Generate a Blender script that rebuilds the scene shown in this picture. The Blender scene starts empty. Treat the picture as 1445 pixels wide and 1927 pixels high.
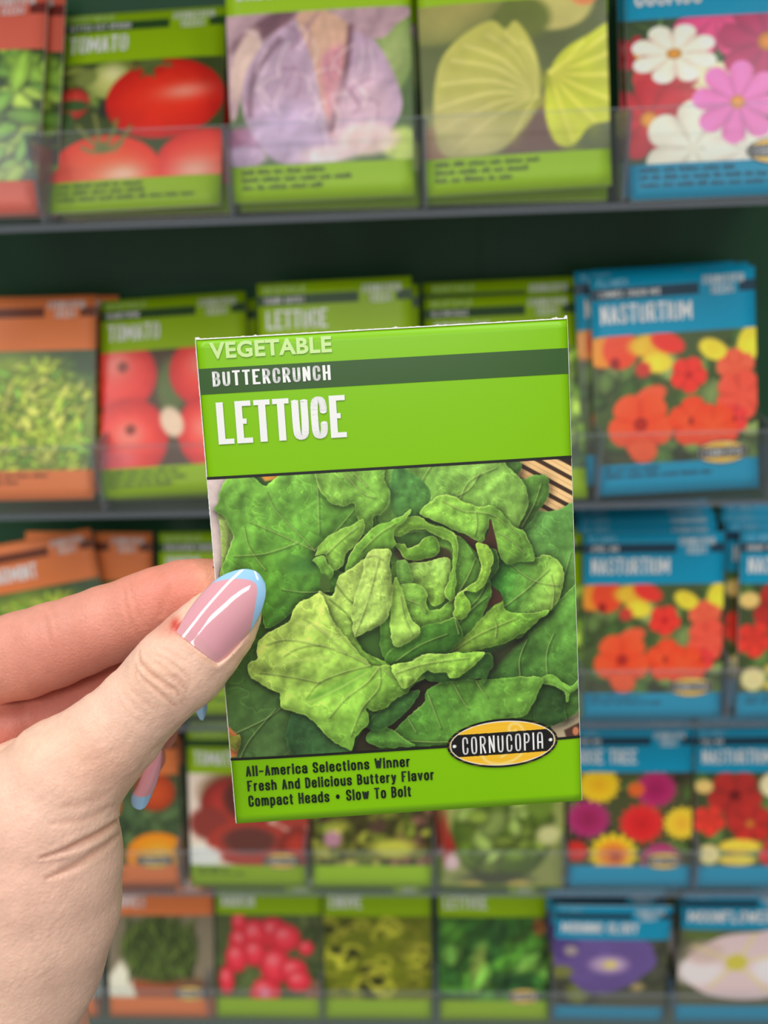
import bpy, math
import numpy as np
from mathutils import Matrix, Vector

# ------------------------------------------------------------------ camera, light, exposure
SC = bpy.context.scene
COL = SC.collection
ZB = 1.45                                   # height of the top tray's front edge above the floor
def _rot(pitch, yaw, roll):
    cp, sp, cy, sy, cr, sr = (math.cos(pitch), math.sin(pitch), math.cos(yaw), math.sin(yaw), math.cos(roll), math.sin(roll))
    f = np.array([sy*cp, cy*cp, -sp]); r = np.array([cy, -sy, 0.0]); d = np.cross(f, r)
    return r*cr + d*sr, -r*sr + d*cr, f
CR, CD, CF = _rot(0.4344, -0.0499, 0.0408)   # camera right, down, forward
CAM = np.array([0.1703, -0.3709, 0.0265 + ZB])
FPX = 1450.0
cam_d = bpy.data.cameras.new('camera'); cam = bpy.data.objects.new('camera', cam_d); COL.objects.link(cam)
cam.matrix_world = Matrix([[CR[0], -CD[0], -CF[0], CAM[0]], [CR[1], -CD[1], -CF[1], CAM[1]], [CR[2], -CD[2], -CF[2], CAM[2]], [0, 0, 0, 1]])
cam_d.sensor_fit = 'VERTICAL'; cam_d.sensor_height = 9.8
cam_d.lens = FPX / 1927 * 9.8
cam_d.clip_start = 0.01; cam_d.clip_end = 30
cam_d.dof.use_dof = True; cam_d.dof.focus_distance = 0.1765
cam_d.dof.aperture_fstop = cam_d.lens / 3.0
SC.camera = cam
def W3(X, Y, Z):                            # camera-frame millimetres -> world metres
    return CAM + (CR*X + CD*Y + CF*Z)*0.001
def at(px, py, Z):                          # photo pixel and depth (mm) -> camera-frame millimetres
    return np.array([(px-722.5)*Z/FPX, (py-963.5)*Z/FPX, Z])

world = bpy.data.worlds.new('store_light'); SC.world = world; world.use_nodes = True
wn = world.node_tree
bg = wn.nodes['Background']
tc = wn.nodes.new('ShaderNodeTexCoord'); sep = wn.nodes.new('ShaderNodeSeparateXYZ')
ramp = wn.nodes.new('ShaderNodeValToRGB')
wn.links.new(tc.outputs['Generated'], sep.inputs[0]); 
mr = wn.nodes.new('ShaderNodeMapRange'); mr.inputs['From Min'].default_value = -1; mr.inputs['From Max'].default_value = 1
wn.links.new(sep.outputs['Z'], mr.inputs['Value']); wn.links.new(mr.outputs[0], ramp.inputs[0]); wn.links.new(ramp.outputs[0], bg.inputs['Color'])
ramp.color_ramp.elements[0].position = 0.30; ramp.color_ramp.elements[0].color = (0.26, 0.25, 0.25, 1)
ramp.color_ramp.elements[1].position = 0.75; ramp.color_ramp.elements[1].color = (0.95, 0.97, 1.0, 1)
bg.inputs['Strength'].default_value = 0.40
def area(name, loc, target, sx, sy, power, col=(1, 1, 1)):
    l = bpy.data.lights.new(name, 'AREA'); l.shape = 'RECTANGLE'; l.size = sx; l.size_y = sy; l.energy = power; l.color = col
    o = bpy.data.objects.new(name, l); COL.objects.link(o); o.location = loc
    o.rotation_euler = (Vector(target)-Vector(loc)).to_track_quat('-Z', 'Y').to_euler(); return o
area('ceiling_strip_light', (-0.65, -0.62, 3.0), (0.0, -0.1, 1.3), 0.25, 1.6, 15, (1.0, 0.98, 0.95))
area('ceiling_strip_light', (0.80, -0.60, 3.0), (0.25, -0.1, 1.2), 0.25, 1.6, 12, (0.98, 1.0, 1.0))
area('ceiling_strip_light', (0.1, -2.2, 3.0), (0.15, 0.0, 1.2), 1.6, 0.3, 15, (1.0, 1.0, 0.98))
SC.view_settings.view_transform = 'Standard'; SC.view_settings.look = 'None'
SC.view_settings.exposure = 0.18; SC.view_settings.gamma = 1.0; SC.view_settings.use_curve_mapping = False
SC.cycles.use_denoising = True
SC.cycles.max_bounces = 8; SC.cycles.transparent_max_bounces = 24
SC.cycles.caustics_reflective = False; SC.cycles.caustics_refractive = False

# ------------------------------------------------------------------ helpers
def lin(c):
    c = np.asarray(c, float)/255.0
    return np.where(c <= 0.04045, c/12.92, ((c+0.055)/1.055)**2.4)
def mat(name, rgb=None, rough=0.5, spec=0.5, attr=False, metallic=0.0, coat=0.0):
    m = bpy.data.materials.new(name); m.use_nodes = True
    b = m.node_tree.nodes['Principled BSDF']
    b.inputs['Roughness'].default_value = rough; b.inputs['Specular IOR Level'].default_value = spec
    b.inputs['Metallic'].default_value = metallic; b.inputs['Coat Weight'].default_value = coat
    if rgb is not None: b.inputs['Base Color'].default_value = (*lin(rgb), 1)
    if attr:
        a = m.node_tree.nodes.new('ShaderNodeAttribute'); a.attribute_name = 'Col'
        m.node_tree.links.new(a.outputs['Color'], b.inputs['Base Color'])
    return m
def bump(m, scale, strength, dist=0.0002, kind='noise', detail=3):
    nt = m.node_tree; t = nt.nodes.new('ShaderNodeTexNoise' if kind == 'noise' else 'ShaderNodeTexVoronoi')
    t.inputs['Scale'].default_value = scale
    if kind == 'noise': t.inputs['Detail'].default_value = detail
    c = nt.nodes.new('ShaderNodeTexCoord'); nt.links.new(c.outputs['Object'], t.inputs['Vector'])
    b = nt.nodes.new('ShaderNodeBump'); b.inputs['Strength'].default_value = strength; b.inputs['Distance'].default_value = dist
    nt.links.new(t.outputs[0], b.inputs['Height']); nt.links.new(b.outputs[0], nt.nodes['Principled BSDF'].inputs['Normal'])
def mesh(name, verts, faces, mats, parent=None, cols=None, smooth=False, midx=None, matrix=None):
    me = bpy.data.meshes.new(name)
    verts = np.asarray(verts, np.float32)
    if isinstance(faces, np.ndarray):
        k = faces.shape[1]; me.vertices.add(len(verts)); me.vertices.foreach_set('co', verts.ravel())
        me.loops.add(faces.size); me.loops.foreach_set('vertex_index', faces.astype(np.int32).ravel())
        me.polygons.add(len(faces)); me.polygons.foreach_set('loop_start', np.arange(len(faces), dtype=np.int32)*k)
        me.update(calc_edges=True)
    else:
        me.from_pydata(verts.tolist(), [], faces); me.update()
    for m in (mats if isinstance(mats, (list, tuple)) else [mats]): me.materials.append(m)
    if midx is not None: me.polygons.foreach_set('material_index', np.asarray(midx, np.int32))
    if smooth: me.polygons.foreach_set('use_smooth', np.ones(len(me.polygons), bool))
    if cols is not None:
        a = me.color_attributes.new('Col', 'FLOAT_COLOR', 'POINT')
        c4 = np.ones((len(verts), 4), np.float32); c4[:, :3] = cols; a.data.foreach_set('color', c4.ravel())
    me.validate(); me.update()
    o = bpy.data.objects.new(name, me); COL.objects.link(o)
    if parent is not None: o.parent = parent
    if matrix is not None: o.matrix_world = matrix
    return o
def tag(o, label, cat=None, group=None, kind=None):
    o['label'] = label
    if cat: o['category'] = cat
    if group: o['group'] = group
    if kind: o['kind'] = kind
    return o
def boxes(bs):                               # list of (x0,x1,y0,y1,z0,z1)
    V = []; F = []
    for (x0, x1, y0, y1, z0, z1) in bs:
        n = len(V)
        V += [(x0, y0, z0), (x1, y0, z0), (x1, y1, z0), (x0, y1, z0), (x0, y0, z1), (x1, y0, z1), (x1, y1, z1), (x0, y1, z1)]
        F += [(n, n+3, n+2, n+1), (n+4, n+5, n+6, n+7), (n, n+1, n+5, n+4), (n+1, n+2, n+6, n+5), (n+2, n+3, n+7, n+6), (n+3, n, n+4, n+7)]
    return V, F
def bevel(o, w, seg=2):
    b = o.modifiers.new('bevel', 'BEVEL'); b.width = w; b.segments = seg; b.limit_method = 'ANGLE'; return o
def gridfaces(nx, ny):
    i = np.arange(nx*ny).reshape(ny, nx)
    return np.stack([i[:-1, :-1], i[:-1, 1:], i[1:, 1:], i[1:, :-1]], -1).reshape(-1, 4)

# ------------------------------------------------------------------ numpy painting of the printed pictures
def vnoise(x, y, seed, scale):
    rs = np.random.RandomState(seed); T = rs.rand(64, 64)
    x = np.asarray(x)/scale+1000; y = np.asarray(y)/scale+1000
    xi = np.floor(x).astype(int); yi = np.floor(y).astype(int); fx = x-xi; fy = y-yi
    fx = fx*fx*(3-2*fx); fy = fy*fy*(3-2*fy)
    a = T[yi % 64, xi % 64]; b = T[yi % 64, (xi+1) % 64]; c = T[(yi+1) % 64, xi % 64]; d = T[(yi+1) % 64, (xi+1) % 64]
    return (a*(1-fx)+b*fx)*(1-fy)+(c*(1-fx)+d*fx)*fy
def fbm(x, y, seed, scale, octv=4):
    s = 0; a = 1; t = 0
    for k in range(octv):
        s = s+a*vnoise(x, y, seed+k, scale/2**k); t += a; a *= 0.5
    return s/t-0.5
def smooth_poly(pts, n=5, closed=True):
    P = np.asarray(pts, float); N = len(P); out = []
    rng = range(N) if closed else range(N-1)
    for i in rng:
        if closed: p0, p1, p2, p3 = P[i-1], P[i], P[(i+1) % N], P[(i+2) % N]
        else: p0, p1, p2, p3 = P[max(i-1, 0)], P[i], P[i+1], P[min(i+2, N-1)]
        for k in range(n):
            t = k/n
            out.append(0.5*((2*p1)+(-p0+p2)*t+(2*p0-5*p1+4*p2-p3)*t*t+(-p0+3*p1-3*p2+p3)*t**3))
    if not closed: out.append(P[-1])
    return np.array(out)
def seg_dist(x, y, A, B):
    d = B-A; L = d@d+1e-9
    t = np.clip(((x-A[0])*d[0]+(y-A[1])*d[1])/L, 0, 1)
    return np.hypot(x-A[0]-t*d[0], y-A[1]-t*d[1])
def poly_sdf(x, y, P):                       # negative inside
    D = np.full(x.shape, 1e9); ins = np.zeros(x.shape, bool)
    for i in range(len(P)):
        A = P[i-1]; B = P[i]
        D = np.minimum(D, seg_dist(x, y, A, B))
        c = ((A[1] > y) != (B[1] > y))
        if A[1] != B[1]: ins ^= c & (x < (B[0]-A[0])*(y-A[1])/(B[1]-A[1])+A[0])
    return np.where(ins, -D, D)
class Canvas:
    def __init__(s, x, y, base, aa=1.0):
        s.x = x; s.y = y; s.c = np.zeros(x.shape+(3,)); s.c[...] = base; s.aa = aa
    def box(s, x0, y0, x1, y1):
        m = (s.x >= x0) & (s.x <= x1) & (s.y >= y0) & (s.y <= y1)
        return np.nonzero(m)
    def blend(s, idx, col, a):
        a = np.clip(a, 0, 1)[..., None]; s.c[idx] = s.c[idx]*(1-a)+np.asarray(col)*a
    def ell(s, cx, cy, rx, ry, col, edge=None, rot=0, soft=1.0, hl=None, alpha=1.0):
        R = max(rx, ry)+soft*3; I = s.box(cx-R, cy-R, cx+R, cy+R)
        if not len(I[0]): return
        dx = s.x[I]-cx; dy = s.y[I]-cy; c, n = math.cos(rot), math.sin(rot)
        u = (dx*c+dy*n)/rx; v = (-dx*n+dy*c)/ry; r = np.hypot(u, v)
        a = np.clip((1-r)*min(rx, ry)/soft+0.5, 0, 1)*alpha
        C = np.asarray(col, float)*np.ones(r.shape+(1,))
        if edge is not None: t = np.clip(r, 0, 1)[..., None]**2; C = C*(1-t)+np.asarray(edge)*t
        if hl is not None:                   # printed sheen of the pictured fruit
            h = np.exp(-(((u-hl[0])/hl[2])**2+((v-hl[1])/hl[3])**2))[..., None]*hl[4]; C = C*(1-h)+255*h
        s.blend(I, C, a)
    def poly(s, pts, col, soft=None, smooth=0, alpha=1.0, col2=None):
        P = smooth_poly(pts, smooth) if smooth else np.asarray(pts, float)
        soft = soft or s.aa; I = s.box(P[:, 0].min()-soft, P[:, 1].min()-soft, P[:, 0].max()+soft, P[:, 1].max()+soft)
        if not len(I[0]): return
        d = poly_sdf(s.x[I], s.y[I], P)
        C = np.asarray(col, float)*np.ones(d.shape+(1,))
        if col2 is not None:
            t = np.clip((s.y[I]-P[:, 1].min())/(np.ptp(P[:, 1])+1e-6), 0, 1)[..., None]; C = C*(1-t)+np.asarray(col2)*t
        s.blend(I, C, np.clip(0.5-d/soft, 0, 1)*alpha)
    def line(s, pts, w, col, alpha=1.0, smooth=4, taper=False):
        P = smooth_poly(pts, smooth, False) if smooth and len(pts) > 2 else np.asarray(pts, float)
        m = w*2+3; I = s.box(P[:, 0].min()-m, P[:, 1].min()-m, P[:, 0].max()+m, P[:, 1].max()+m)
        if not len(I[0]): return
        a = np.zeros(I[0].shape)
        for i in range(len(P)-1):
            ww = w*(1-0.7*i/len(P)) if taper else w
            a = np.maximum(a, np.exp(-(seg_dist(s.x[I], s.y[I], P[i], P[i+1])/ww)**2))
        s.blend(I, col, a*alpha)
    def flower(s, cx, cy, R, n, col, cc, rot=0, edge=None, squash=1.0, cr=0.2, core=0.35):
        I = s.box(cx-R*1.2, cy-R*1.2, cx+R*1.2, cy+R*1.2)
        if not len(I[0]): return
        dx = s.x[I]-cx; dy = (s.y[I]-cy)/squash; r = np.hypot(dx, dy); th = np.arctan2(dy, dx)-rot
        lobe = np.abs(np.cos(n*th/2)); rr = R*(core+(1-core)*lobe**0.45)
        a = np.clip((rr-r)/s.aa+0.5, 0, 1)
        t = np.clip(r/R, 0, 1)[..., None]; C = np.asarray(col, float)*(1-t*0.0)
        if edge is not None: C = C*(1-t)+np.asarray(edge)*t
        C = C*(0.80+0.2*lobe[..., None]**0.5)
        s.blend(I, C, a)
        if cc is not None: s.ell(cx, cy, R*cr, R*cr*squash, cc, np.asarray(cc)*0.7, soft=s.aa)
    def mottle(s, amp, scale, seed=0, octv=4):
        s.c *= (1+amp*2*fbm(s.x, s.y, seed, scale, octv))[..., None]
    def relief(s, amp, scale, seed=0):
        e = scale*0.12
        s.c *= np.clip(1+amp*6*(fbm(s.x+e, s.y+e, seed, scale, 4)-fbm(s.x-e, s.y-e, seed, scale, 4)), 0.3, 1.8)[..., None]
    def linear(s): return lin(np.clip(s.c, 0, 255))
# ------------------------------------------------------------------ block lettering
GL = {
 'A': ['0,0 .5,1 1,0', '.18,.3 .82,.3'], 'a': ['r0,0 0,.8 .1,.95 .3,1 .7,1 .9,.95 1,.8 1,0', '0,.42 1,.42'],
 'B': ['r0,0 .6,0 1,.12 1,.4 .7,.52 0,.52', 'r0,.52 .65,.52 .95,.62 .95,.88 .6,1 0,1', '0,0 0,1'],
 'C': ['r1,.66 1,.84 .8,1 .2,1 0,.84 0,.16 .2,0 .8,0 1,.16 1,.34'], 'D': ['r0,0 .6,0 1,.15 1,.85 .6,1 0,1', '0,0 0,1'],
 'E': ['1,0 0,0 0,1 1,1', '0,.52 .8,.52'], 'F': ['0,0 0,1 1,1', '0,.52 .8,.52'],
 'G': ['r1,.66 1,.84 .8,1 .2,1 0,.84 0,.16 .2,0 .8,0 1,.16 1,.46', '.5,.46 1,.46'], 'H': ['0,0 0,1', '1,0 1,1', '0,.5 1,.5'],
 'I': ['.5,0 .5,1'], 'L': ['1,0 0,0 0,1'], 'M': ['0,0 0,1 .5,.25 1,1 1,0'], 'N': ['0,0 0,1 1,0 1,1'],
 'O': ['r.5,1 .2,1 0,.84 0,.16 .2,0 .8,0 1,.16 1,.84 .8,1 .5,1'], 'P': ['0,0 0,1', 'r0,1 .7,1 1,.86 1,.6 .7,.46 0,.46'],
 'R': ['0,0 0,1', 'r0,1 .7,1 1,.86 1,.62 .7,.5 0,.5', '.5,.5 1,0'], 'S': ['r1,.74 1,.86 .8,1 .2,1 0,.86 0,.66 .2,.54 .8,.44 1,.34 1,.14 .8,0 .2,0 0,.14 0,.26'],
 'T': ['0,1 1,1', '.5,0 .5,1'], 'U': ['r0,1 0,.16 .2,0 .8,0 1,.16 1,1'], 'V': ['0,1 .5,0 1,1'], 'W': ['0,1 .25,0 .5,.8 .75,0 1,1'],
 'X': ['0,0 1,1', '0,1 1,0'], 'Y': ['0,1 .5,.5 1,1', '.5,.5 .5,0'], 'Z': ['0,1 1,1 0,0 1,0'], 'K': ['0,0 0,1', '0,.45 1,1', '.3,.6 1,0'],
 'J': ['r1,1 1,.16 .8,0 .2,0 0,.16 0,.3'], ' ': []}
LC = {  # condensed lower case: x-height .72, ascender 1, descender -.24
 'l': (0, ['0,0 0,1']), 'i': (0, ['0,0 0,.7', '0,.88 0,1']), '-': (.8, ['0,.42 1,.42']),
 'm': (1.7, ['0,0 0,.72', 'r0,.5 .05,.66 .2,.72 .4,.7 .5,.56 .5,0', 'r.5,.5 .55,.66 .7,.72 .9,.7 1,.56 1,0']), 'n': (1, ['0,0 0,.72', 'r0,.5 .1,.66 .4,.73 .8,.7 1,.54 1,0']),
 'h': (1, ['0,0 0,1', 'r0,.5 .1,.66 .4,.73 .8,.7 1,.54 1,0']), 'u': (1, ['1,0 1,.72', 'r0,.72 0,.16 .2,0 .6,0 .9,.06 1,.22']),
 'e': (1, ['r0,.38 1,.38 1,.54 .8,.72 .2,.72 0,.54 0,.18 .2,0 .8,0 1,.12 1,.22']), 'c': (1, ['r1,.48 1,.56 .8,.72 .2,.72 0,.54 0,.18 .2,0 .8,0 1,.16 1,.24']),
 'o': (1, ['r.5,.72 .2,.72 0,.54 0,.18 .2,0 .8,0 1,.18 1,.54 .8,.72 .5,.72']), 'a': (1, ['r0,.54 .1,.72 .9,.74 1,.56 1,.1 1.05,0', 'r1,.44 .3,.4 0,.32 0,.1 .2,0 .7,0 1,.2']),
 'r': (.55, ['0,0 0,.72', 'r0,.4 .2,.64 .6,.72 1,.7']), 't': (.55, ['r.4,.96 .4,.14 .5,0 1,0', '0,.7 1,.7']), 's': (.95, ['r1,.52 1,.6 .8,.72 .2,.72 0,.6 0,.5 .2,.4 .8,.32 1,.22 1,.1 .8,0 .2,0 0,.12 0,.2']),
 'd': (1, ['1,0 1,1', 'r1,.54 .8,.72 .2,.72 0,.54 0,.18 .2,0 .8,0 1,.18']), 'b': (1, ['0,0 0,1', 'r0,.54 .2,.72 .8,.72 1,.54 1,.18 .8,0 .2,0 0,.18']),
 'p': (1, ['0,-.24 0,.72', 'r0,.54 .2,.72 .8,.72 1,.54 1,.18 .8,0 .2,0 0,.18']), 'y': (1, ['0,.72 .5,.02', 'r1,.72 .5,.02 .35,-.2 0,-.22']), 'v': (1, ['0,.72 .5,0 1,.72']),
 'w': (1.5, ['0,.72 .26,0 .5,.7 .74,0 1,.72']), '*': (1.3, ['r.5,.24 .28,.34 .28,.50 .5,.60 .72,.50 .72,.34 .5,.24', '.4,.42 .6,.42'])}
def chaikin(P, n=2):
    P = np.asarray(P, float)
    for _ in range(n):
        Q = [P[0]]
        for a, b in zip(P[:-1], P[1:]): Q += [a*.75+b*.25, a*.25+b*.75]
        Q.append(P[-1]); P = np.array(Q)
    return P
def text2d(s, w, h, sw, gap, swy=None, a_alt=False):
    """2-D triangles/quads of a line of block capitals; origin left/bottom, units mm."""
    V = []; F = []; x0 = 0.0
    for ch in s:
        if ch in LC:
            f_, g = LC[ch]; ww = sw+max(w-sw, 0)*f_ if f_ else sw
        else:
            g = GL[('a' if ch == 'A' and a_alt else ch)]
            ww = w*(1.35 if ch in 'MW' else 0.0001+sw/w if ch == 'I' else 0.55 if ch in ' -' else 1.0)
        for pl in g:
            rd = pl[0] == 'r'; pts = np.array([[float(q) for q in t.split(',')] for t in pl.lstrip('r').split()])
            if rd: pts = chaikin(pts)
            if ch == 'I': pts[:, 0] = 0.0
            P = np.c_[x0+sw/2+pts[:, 0]*max(ww-sw, 0), sw/2*0.9+pts[:, 1]*(h-sw*0.9)]
            if not rd and len(P) == 2:       # extend butt ends to the box
                d = (P[1]-P[0])/np.linalg.norm(P[1]-P[0]); 
                if abs(d[1]) > 0.5: P = P+np.array([-d, d])*sw*0.45
                elif ch in 'Tt-': P = P+np.array([-d, d])*sw*(0.5 if ch == 'T' else 0.42)
            elif not rd:
                for e, k in ((0, 1), (-1, -2)):
                    d = P[e]-P[k]; d = d/np.linalg.norm(d); P[e] = P[e]+d*sw*0.45
            for i in range(len(P)-1):
                a, b = P[i], P[i+1]; d = (b-a)/(np.linalg.norm(b-a)+1e-9); n = np.array([-d[1], d[0]])*sw/2
                k = len(V); V += [a-n, b-n, b+n, a+n]; F.append((k, k+1, k+2, k+3))
                if i:
                    if rd:
                        k = len(V); V += [a+np.array([math.cos(q*math.pi/5), math.sin(q*math.pi/5)])*sw/2 for q in range(10)]; F.append(tuple(range(k, k+10)))
                    else:
                        e = (a-P[i-1])/(np.linalg.norm(a-P[i-1])+1e-9); m = np.array([-e[1], e[0]])*sw/2
                        c1 = a+(m+n if (m@n) > -1e-9 else n); 
                        if m@n/(sw*sw/4) > 0.2 or True:
                            den = 1+(m@n)/(sw*sw/4)
                            mit = (m+n)/max(den, 0.45)
                            k = len(V); V += [a, a+m, a+mit, a+n]; F.append((k, k+1, k+2, k+3))
                            k = len(V); V += [a, a-m, a-mit, a-n]; F.append((k, k+1, k+2, k+3))
        x0 += ww+gap
    return np.array(V), F, x0-gap
_fonts = {}
def font2d(s, h, sx=1.0, bold=0.0, space=1.0):
    cu = bpy.data.curves.new('lettering', 'FONT'); cu.body = s; cu.size = 1.0; cu.offset = bold; cu.space_character = space; cu.resolution_u = 3
    o = bpy.data.objects.new('lettering', cu); COL.objects.link(o)
    dg = bpy.context.evaluated_depsgraph_get(); me = bpy.data.meshes.new_from_object(o.evaluated_get(dg))
    V = np.array([v.co[:2] for v in me.vertices]); F = [tuple(p.vertices) for p in me.polygons]
    bpy.data.objects.remove(o); bpy.data.meshes.remove(me); bpy.data.curves.remove(cu)
    V = V-V.min(0)*np.array([1, 0]); k = h/0.729
    return np.c_[V[:, 0]*k*sx, V[:, 1]*k], F, V[:, 0].max()*k*sx

# ------------------------------------------------------------------ seed packets
PW, PH = 82.6, 113.1                         # millimetres
M_PAPER = mat('white_paper', (236, 233, 226), 0.7)
M_PRINT = mat('printed_picture', attr=True, rough=0.33, spec=0.5)
M_WHITE = mat('white_ink', (246, 244, 240), 0.4)
M_INK = mat('dark_ink', (26, 40, 28), 0.5)
M_INKB = mat('navy_ink', (22, 52, 78), 0.5)
M_INKR = mat('brown_ink', (96, 50, 30), 0.5)
M_PALE = mat('pale_ink', (205, 235, 150), 0.4); M_PALEB = mat('pale_blue_ink', (150, 205, 225), 0.4); M_PALEO = mat('pale_orange_ink', (245, 190, 150), 0.4)
def two(name, c): m = mat(name, c, 0.4, 0.28); return m
HC = {'g': two('lime_green_print', (170, 214, 14)), 'g2': two('mid_green_print', (156, 194, 10)), 'o': two('orange_print', (244, 134, 74)), 'b': two('cyan_blue_print', (14, 158, 196)), 'r': two('red_orange_print', (236, 108, 86))}
BC = {'g': two('dark_green_band', (48, 88, 36)), 'g2': two('olive_band', (48, 80, 36)), 'o': two('brown_band', (120, 62, 42)), 'b': two('slate_band', (30, 66, 86)), 'r': two('maroon_band', (120, 44, 38))}
PI_ = {'g': M_PALE, 'g2': M_PALE, 'o': M_PALEO, 'b': M_PALEB, 'r': M_PALEO}
DI_ = {'g': M_INK, 'g2': M_INK, 'o': M_INKR, 'b': M_INKB, 'r': M_INKR}
BULGE = 0.9
def surf(x, z, lift=0.0):                    # x,z mm on the packet face (x from centre, z from bottom) -> local metres
    x = np.asarray(x, float); z = np.asarray(z, float)
    u = np.clip(2*x/PW, -1, 1); v = np.clip(2*z/PH-1, -1, 1)
    y = -(0.35+BULGE*(1-u**4)*(1-v**4))-lift
    return np.stack([x, y, z], -1)*0.001
def packet_body(name, key, n=(13, 17)):
    nx, ny = n; xs = np.linspace(-PW/2, PW/2, nx); zs = np.linspace(PH, 0, ny); X, Z = np.meshgrid(xs, zs)
    f = surf(X, Z).reshape(-1, 3); b = f.copy(); b[:, 1] = -b[:, 1]
    F = gridfaces(nx, ny); N = nx*ny
    Ff = F[:, ::-1]; Fb = F+N
    i = np.arange(N).reshape(ny, nx); ring = np.concatenate([i[0, :-1], i[:-1, -1], i[-1, :0:-1], i[:0:-1, 0]])
    s = np.stack([ring, np.roll(ring, -1), np.roll(ring, -1)+N, ring+N], -1)
    Fa = np.concatenate([Ff, Fb, s]); mi = np.r_[np.zeros(len(Ff)), np.ones(len(Fb)), np.ones(len(s))]
    return mesh(name, np.concatenate([f, b]), Fa, [HC[key], M_PAPER], midx=mi, smooth=False)
def panel(name, x0, x1, z0, z1, m, parent, lift, nx=9, ny=5):
    X, Z = np.meshgrid(np.linspace(x0, x1, nx), np.linspace(z1, z0, ny))
    return mesh(name, surf(X, Z, lift).reshape(-1, 3), gridfaces(nx, ny)[:, ::-1], m, parent)
def letters(name, V, F, x, z, m, parent, lift=0.28):
    return mesh(name, surf(V[:, 0]+x, V[:, 1]+z, lift), F, m, parent)
def vz(v): return PH*(1-v)                   # fraction from the top -> height
def ux(u): return PW*(u-0.5)
TOPV, B0, B1, HV, PV = 0, 0.057, 0.107, 0.272, 0.858
def badge(parent, u=0.775, v=0.826, fine=False):
    rx, rz = 13.1, 6.0; n = 64 if fine else 28
    a = np.linspace(-1, 1, 2*n+1); X, Z = np.meshgrid(a, a[::-1])
    # square grid mapped on the disc
    x = X*np.sqrt(1-Z*Z/2)*rx; z = Z*np.sqrt(1-X*X/2)*rz
    c = Canvas(x, z, (22, 22, 20), 0.25)
    c.ell(0, 0, rx*0.955, rz*0.915, (250, 246, 235), soft=0.12); c.ell(0, 0, rx*0.935, rz*0.875, (253, 196, 48), soft=0.12)
    if fine:
        for k in range(9): c.line([(-rx, -5+k*1.2), (rx, -5.1+k*1.2)], 0.1, (250, 178, 30), 0.5, smooth=0)
    sw = lambda al: (c.line([(-5.2, -2.3), (-3.8, -4.3), (-0.8, -5.1), (2.6, -4.3), (4.6, -2.5), (5.2, 0), (5.0, 2.6), (3.9, 4.4), (2.2, 4.5), (1.6, 3.3), (2.3, 2.6), (3.2, 3.1)], 0.36, (255, 228, 140), al), c.line([(-5.2, -2.3), (-4.4, 0.4), (-1.8, 1.3), (0.8, 0.2), (1.1, -2.2), (-0.4, -3.4)], 0.28, (255, 228, 140), al))
    sw(0.85)
    zb = 2.75
    I = np.nonzero((np.abs(z) < zb) & ((x/(rx*.935))**2+(z/(rz*.875))**2 < 1)); c.c[I] = (24, 22, 20)
    if fine:
        c2 = c.c.copy(); sw(0.12); keep = np.ones(x.shape, bool); keep[I] = False; c.c[keep] = c2[keep]
    for s in (-1, 1): c.ell(s*11.4, 0, 0.42, 0.42, (250, 250, 248), soft=0.15)
    o = mesh('logo_badge', surf(x+ux(u), z+vz(v), 0.32).reshape(-1, 3), gridfaces(2*n+1, 2*n+1)[:, ::-1], M_PRINT, parent, c.linear().reshape(-1, 3))
    o['label'] = 'oval yellow and black logo badge'
    V, F, w = text2d('CORNUCOPIA', 1.42, 4.3, 0.40, 0.66, a_alt=True)
    letters('badge_lettering', V, F, ux(u)-w/2, vz(v)-2.15, M_WHITE, o, 0.45)
    return o
def header(root, key, title, sub, kindword, corner=True, tw=None):
    nm = panel('variety_band', -PW/2, PW/2, vz(B1), vz(B0), BC[key], root, 0.1); nm['label'] = 'dark band across the packet header'
    if title:
        L = len(title.replace('I', '')); w = tw or min(4.1, 46.0/max(L, 1)); V, F, ww = text2d(title, w, 9.6, w*0.33, w*0.17)
        letters('title_lettering', V, F, ux(0.055), vz(0.217), M_WHITE, root)
    if sub:
        V, F, ww = text2d(sub, 1.5, 3.2, 0.5, 0.5); letters('variety_lettering', V, F, ux(0.045), vz(0.097), M_WHITE, root)
    if kindword:
        V, F, ww = text2d(kindword, 2.0, 3.1, 0.45, 0.6); letters('kind_lettering', V, F, ux(0.04), vz(0.046), PI_[key], root)
    if corner:
        n = panel('band_notch', ux(0.66), ux(0.9), vz(B1+.004), vz(B0-.004), HC[key], root, 0.2, 5, 3)
        V, F, ww = text2d('CORNUCOPIA', 1.6, 4.6, 0.55, 0.62, a_alt=True); o = letters('maker_lettering', V, F, ux(0.93)-ww, vz(0.068), M_WHITE, root, 0.35)
        V, F, ww = text2d('SEEDS', 2.0, 4.2, 0.6, 0.5); letters('maker_lettering', V, F, ux(0.80)-ww/2, vz(0.112), M_WHITE, root, 0.35)
def blurb(root, key, rows, seed):
    """the small print lines at the foot, as dark word shapes too small to read"""
    rs = np.random.RandomState(seed); V = []; F = []
    for r, wid in enumerate(rows):
        x = 0.055*PW; z = vz(0.89+0.03*r)
        while x < wid*PW:
            w = rs.uniform(3, 9); e = x+w
            while x < e:
                cw = rs.uniform(0.7, 1.1); h = rs.choice([1.5, 1.5, 2.1]); k = len(V)
                V += [(x-PW/2, z), (x-PW/2+cw*0.62, z), (x-PW/2+cw*0.62, z+h), (x-PW/2, z+h)]; F.append((k, k+1, k+2, k+3)); x += cw
            x += 1.3
    letters('small_print', np.array(V), F, 0, 0, DI_[key], root)
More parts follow.
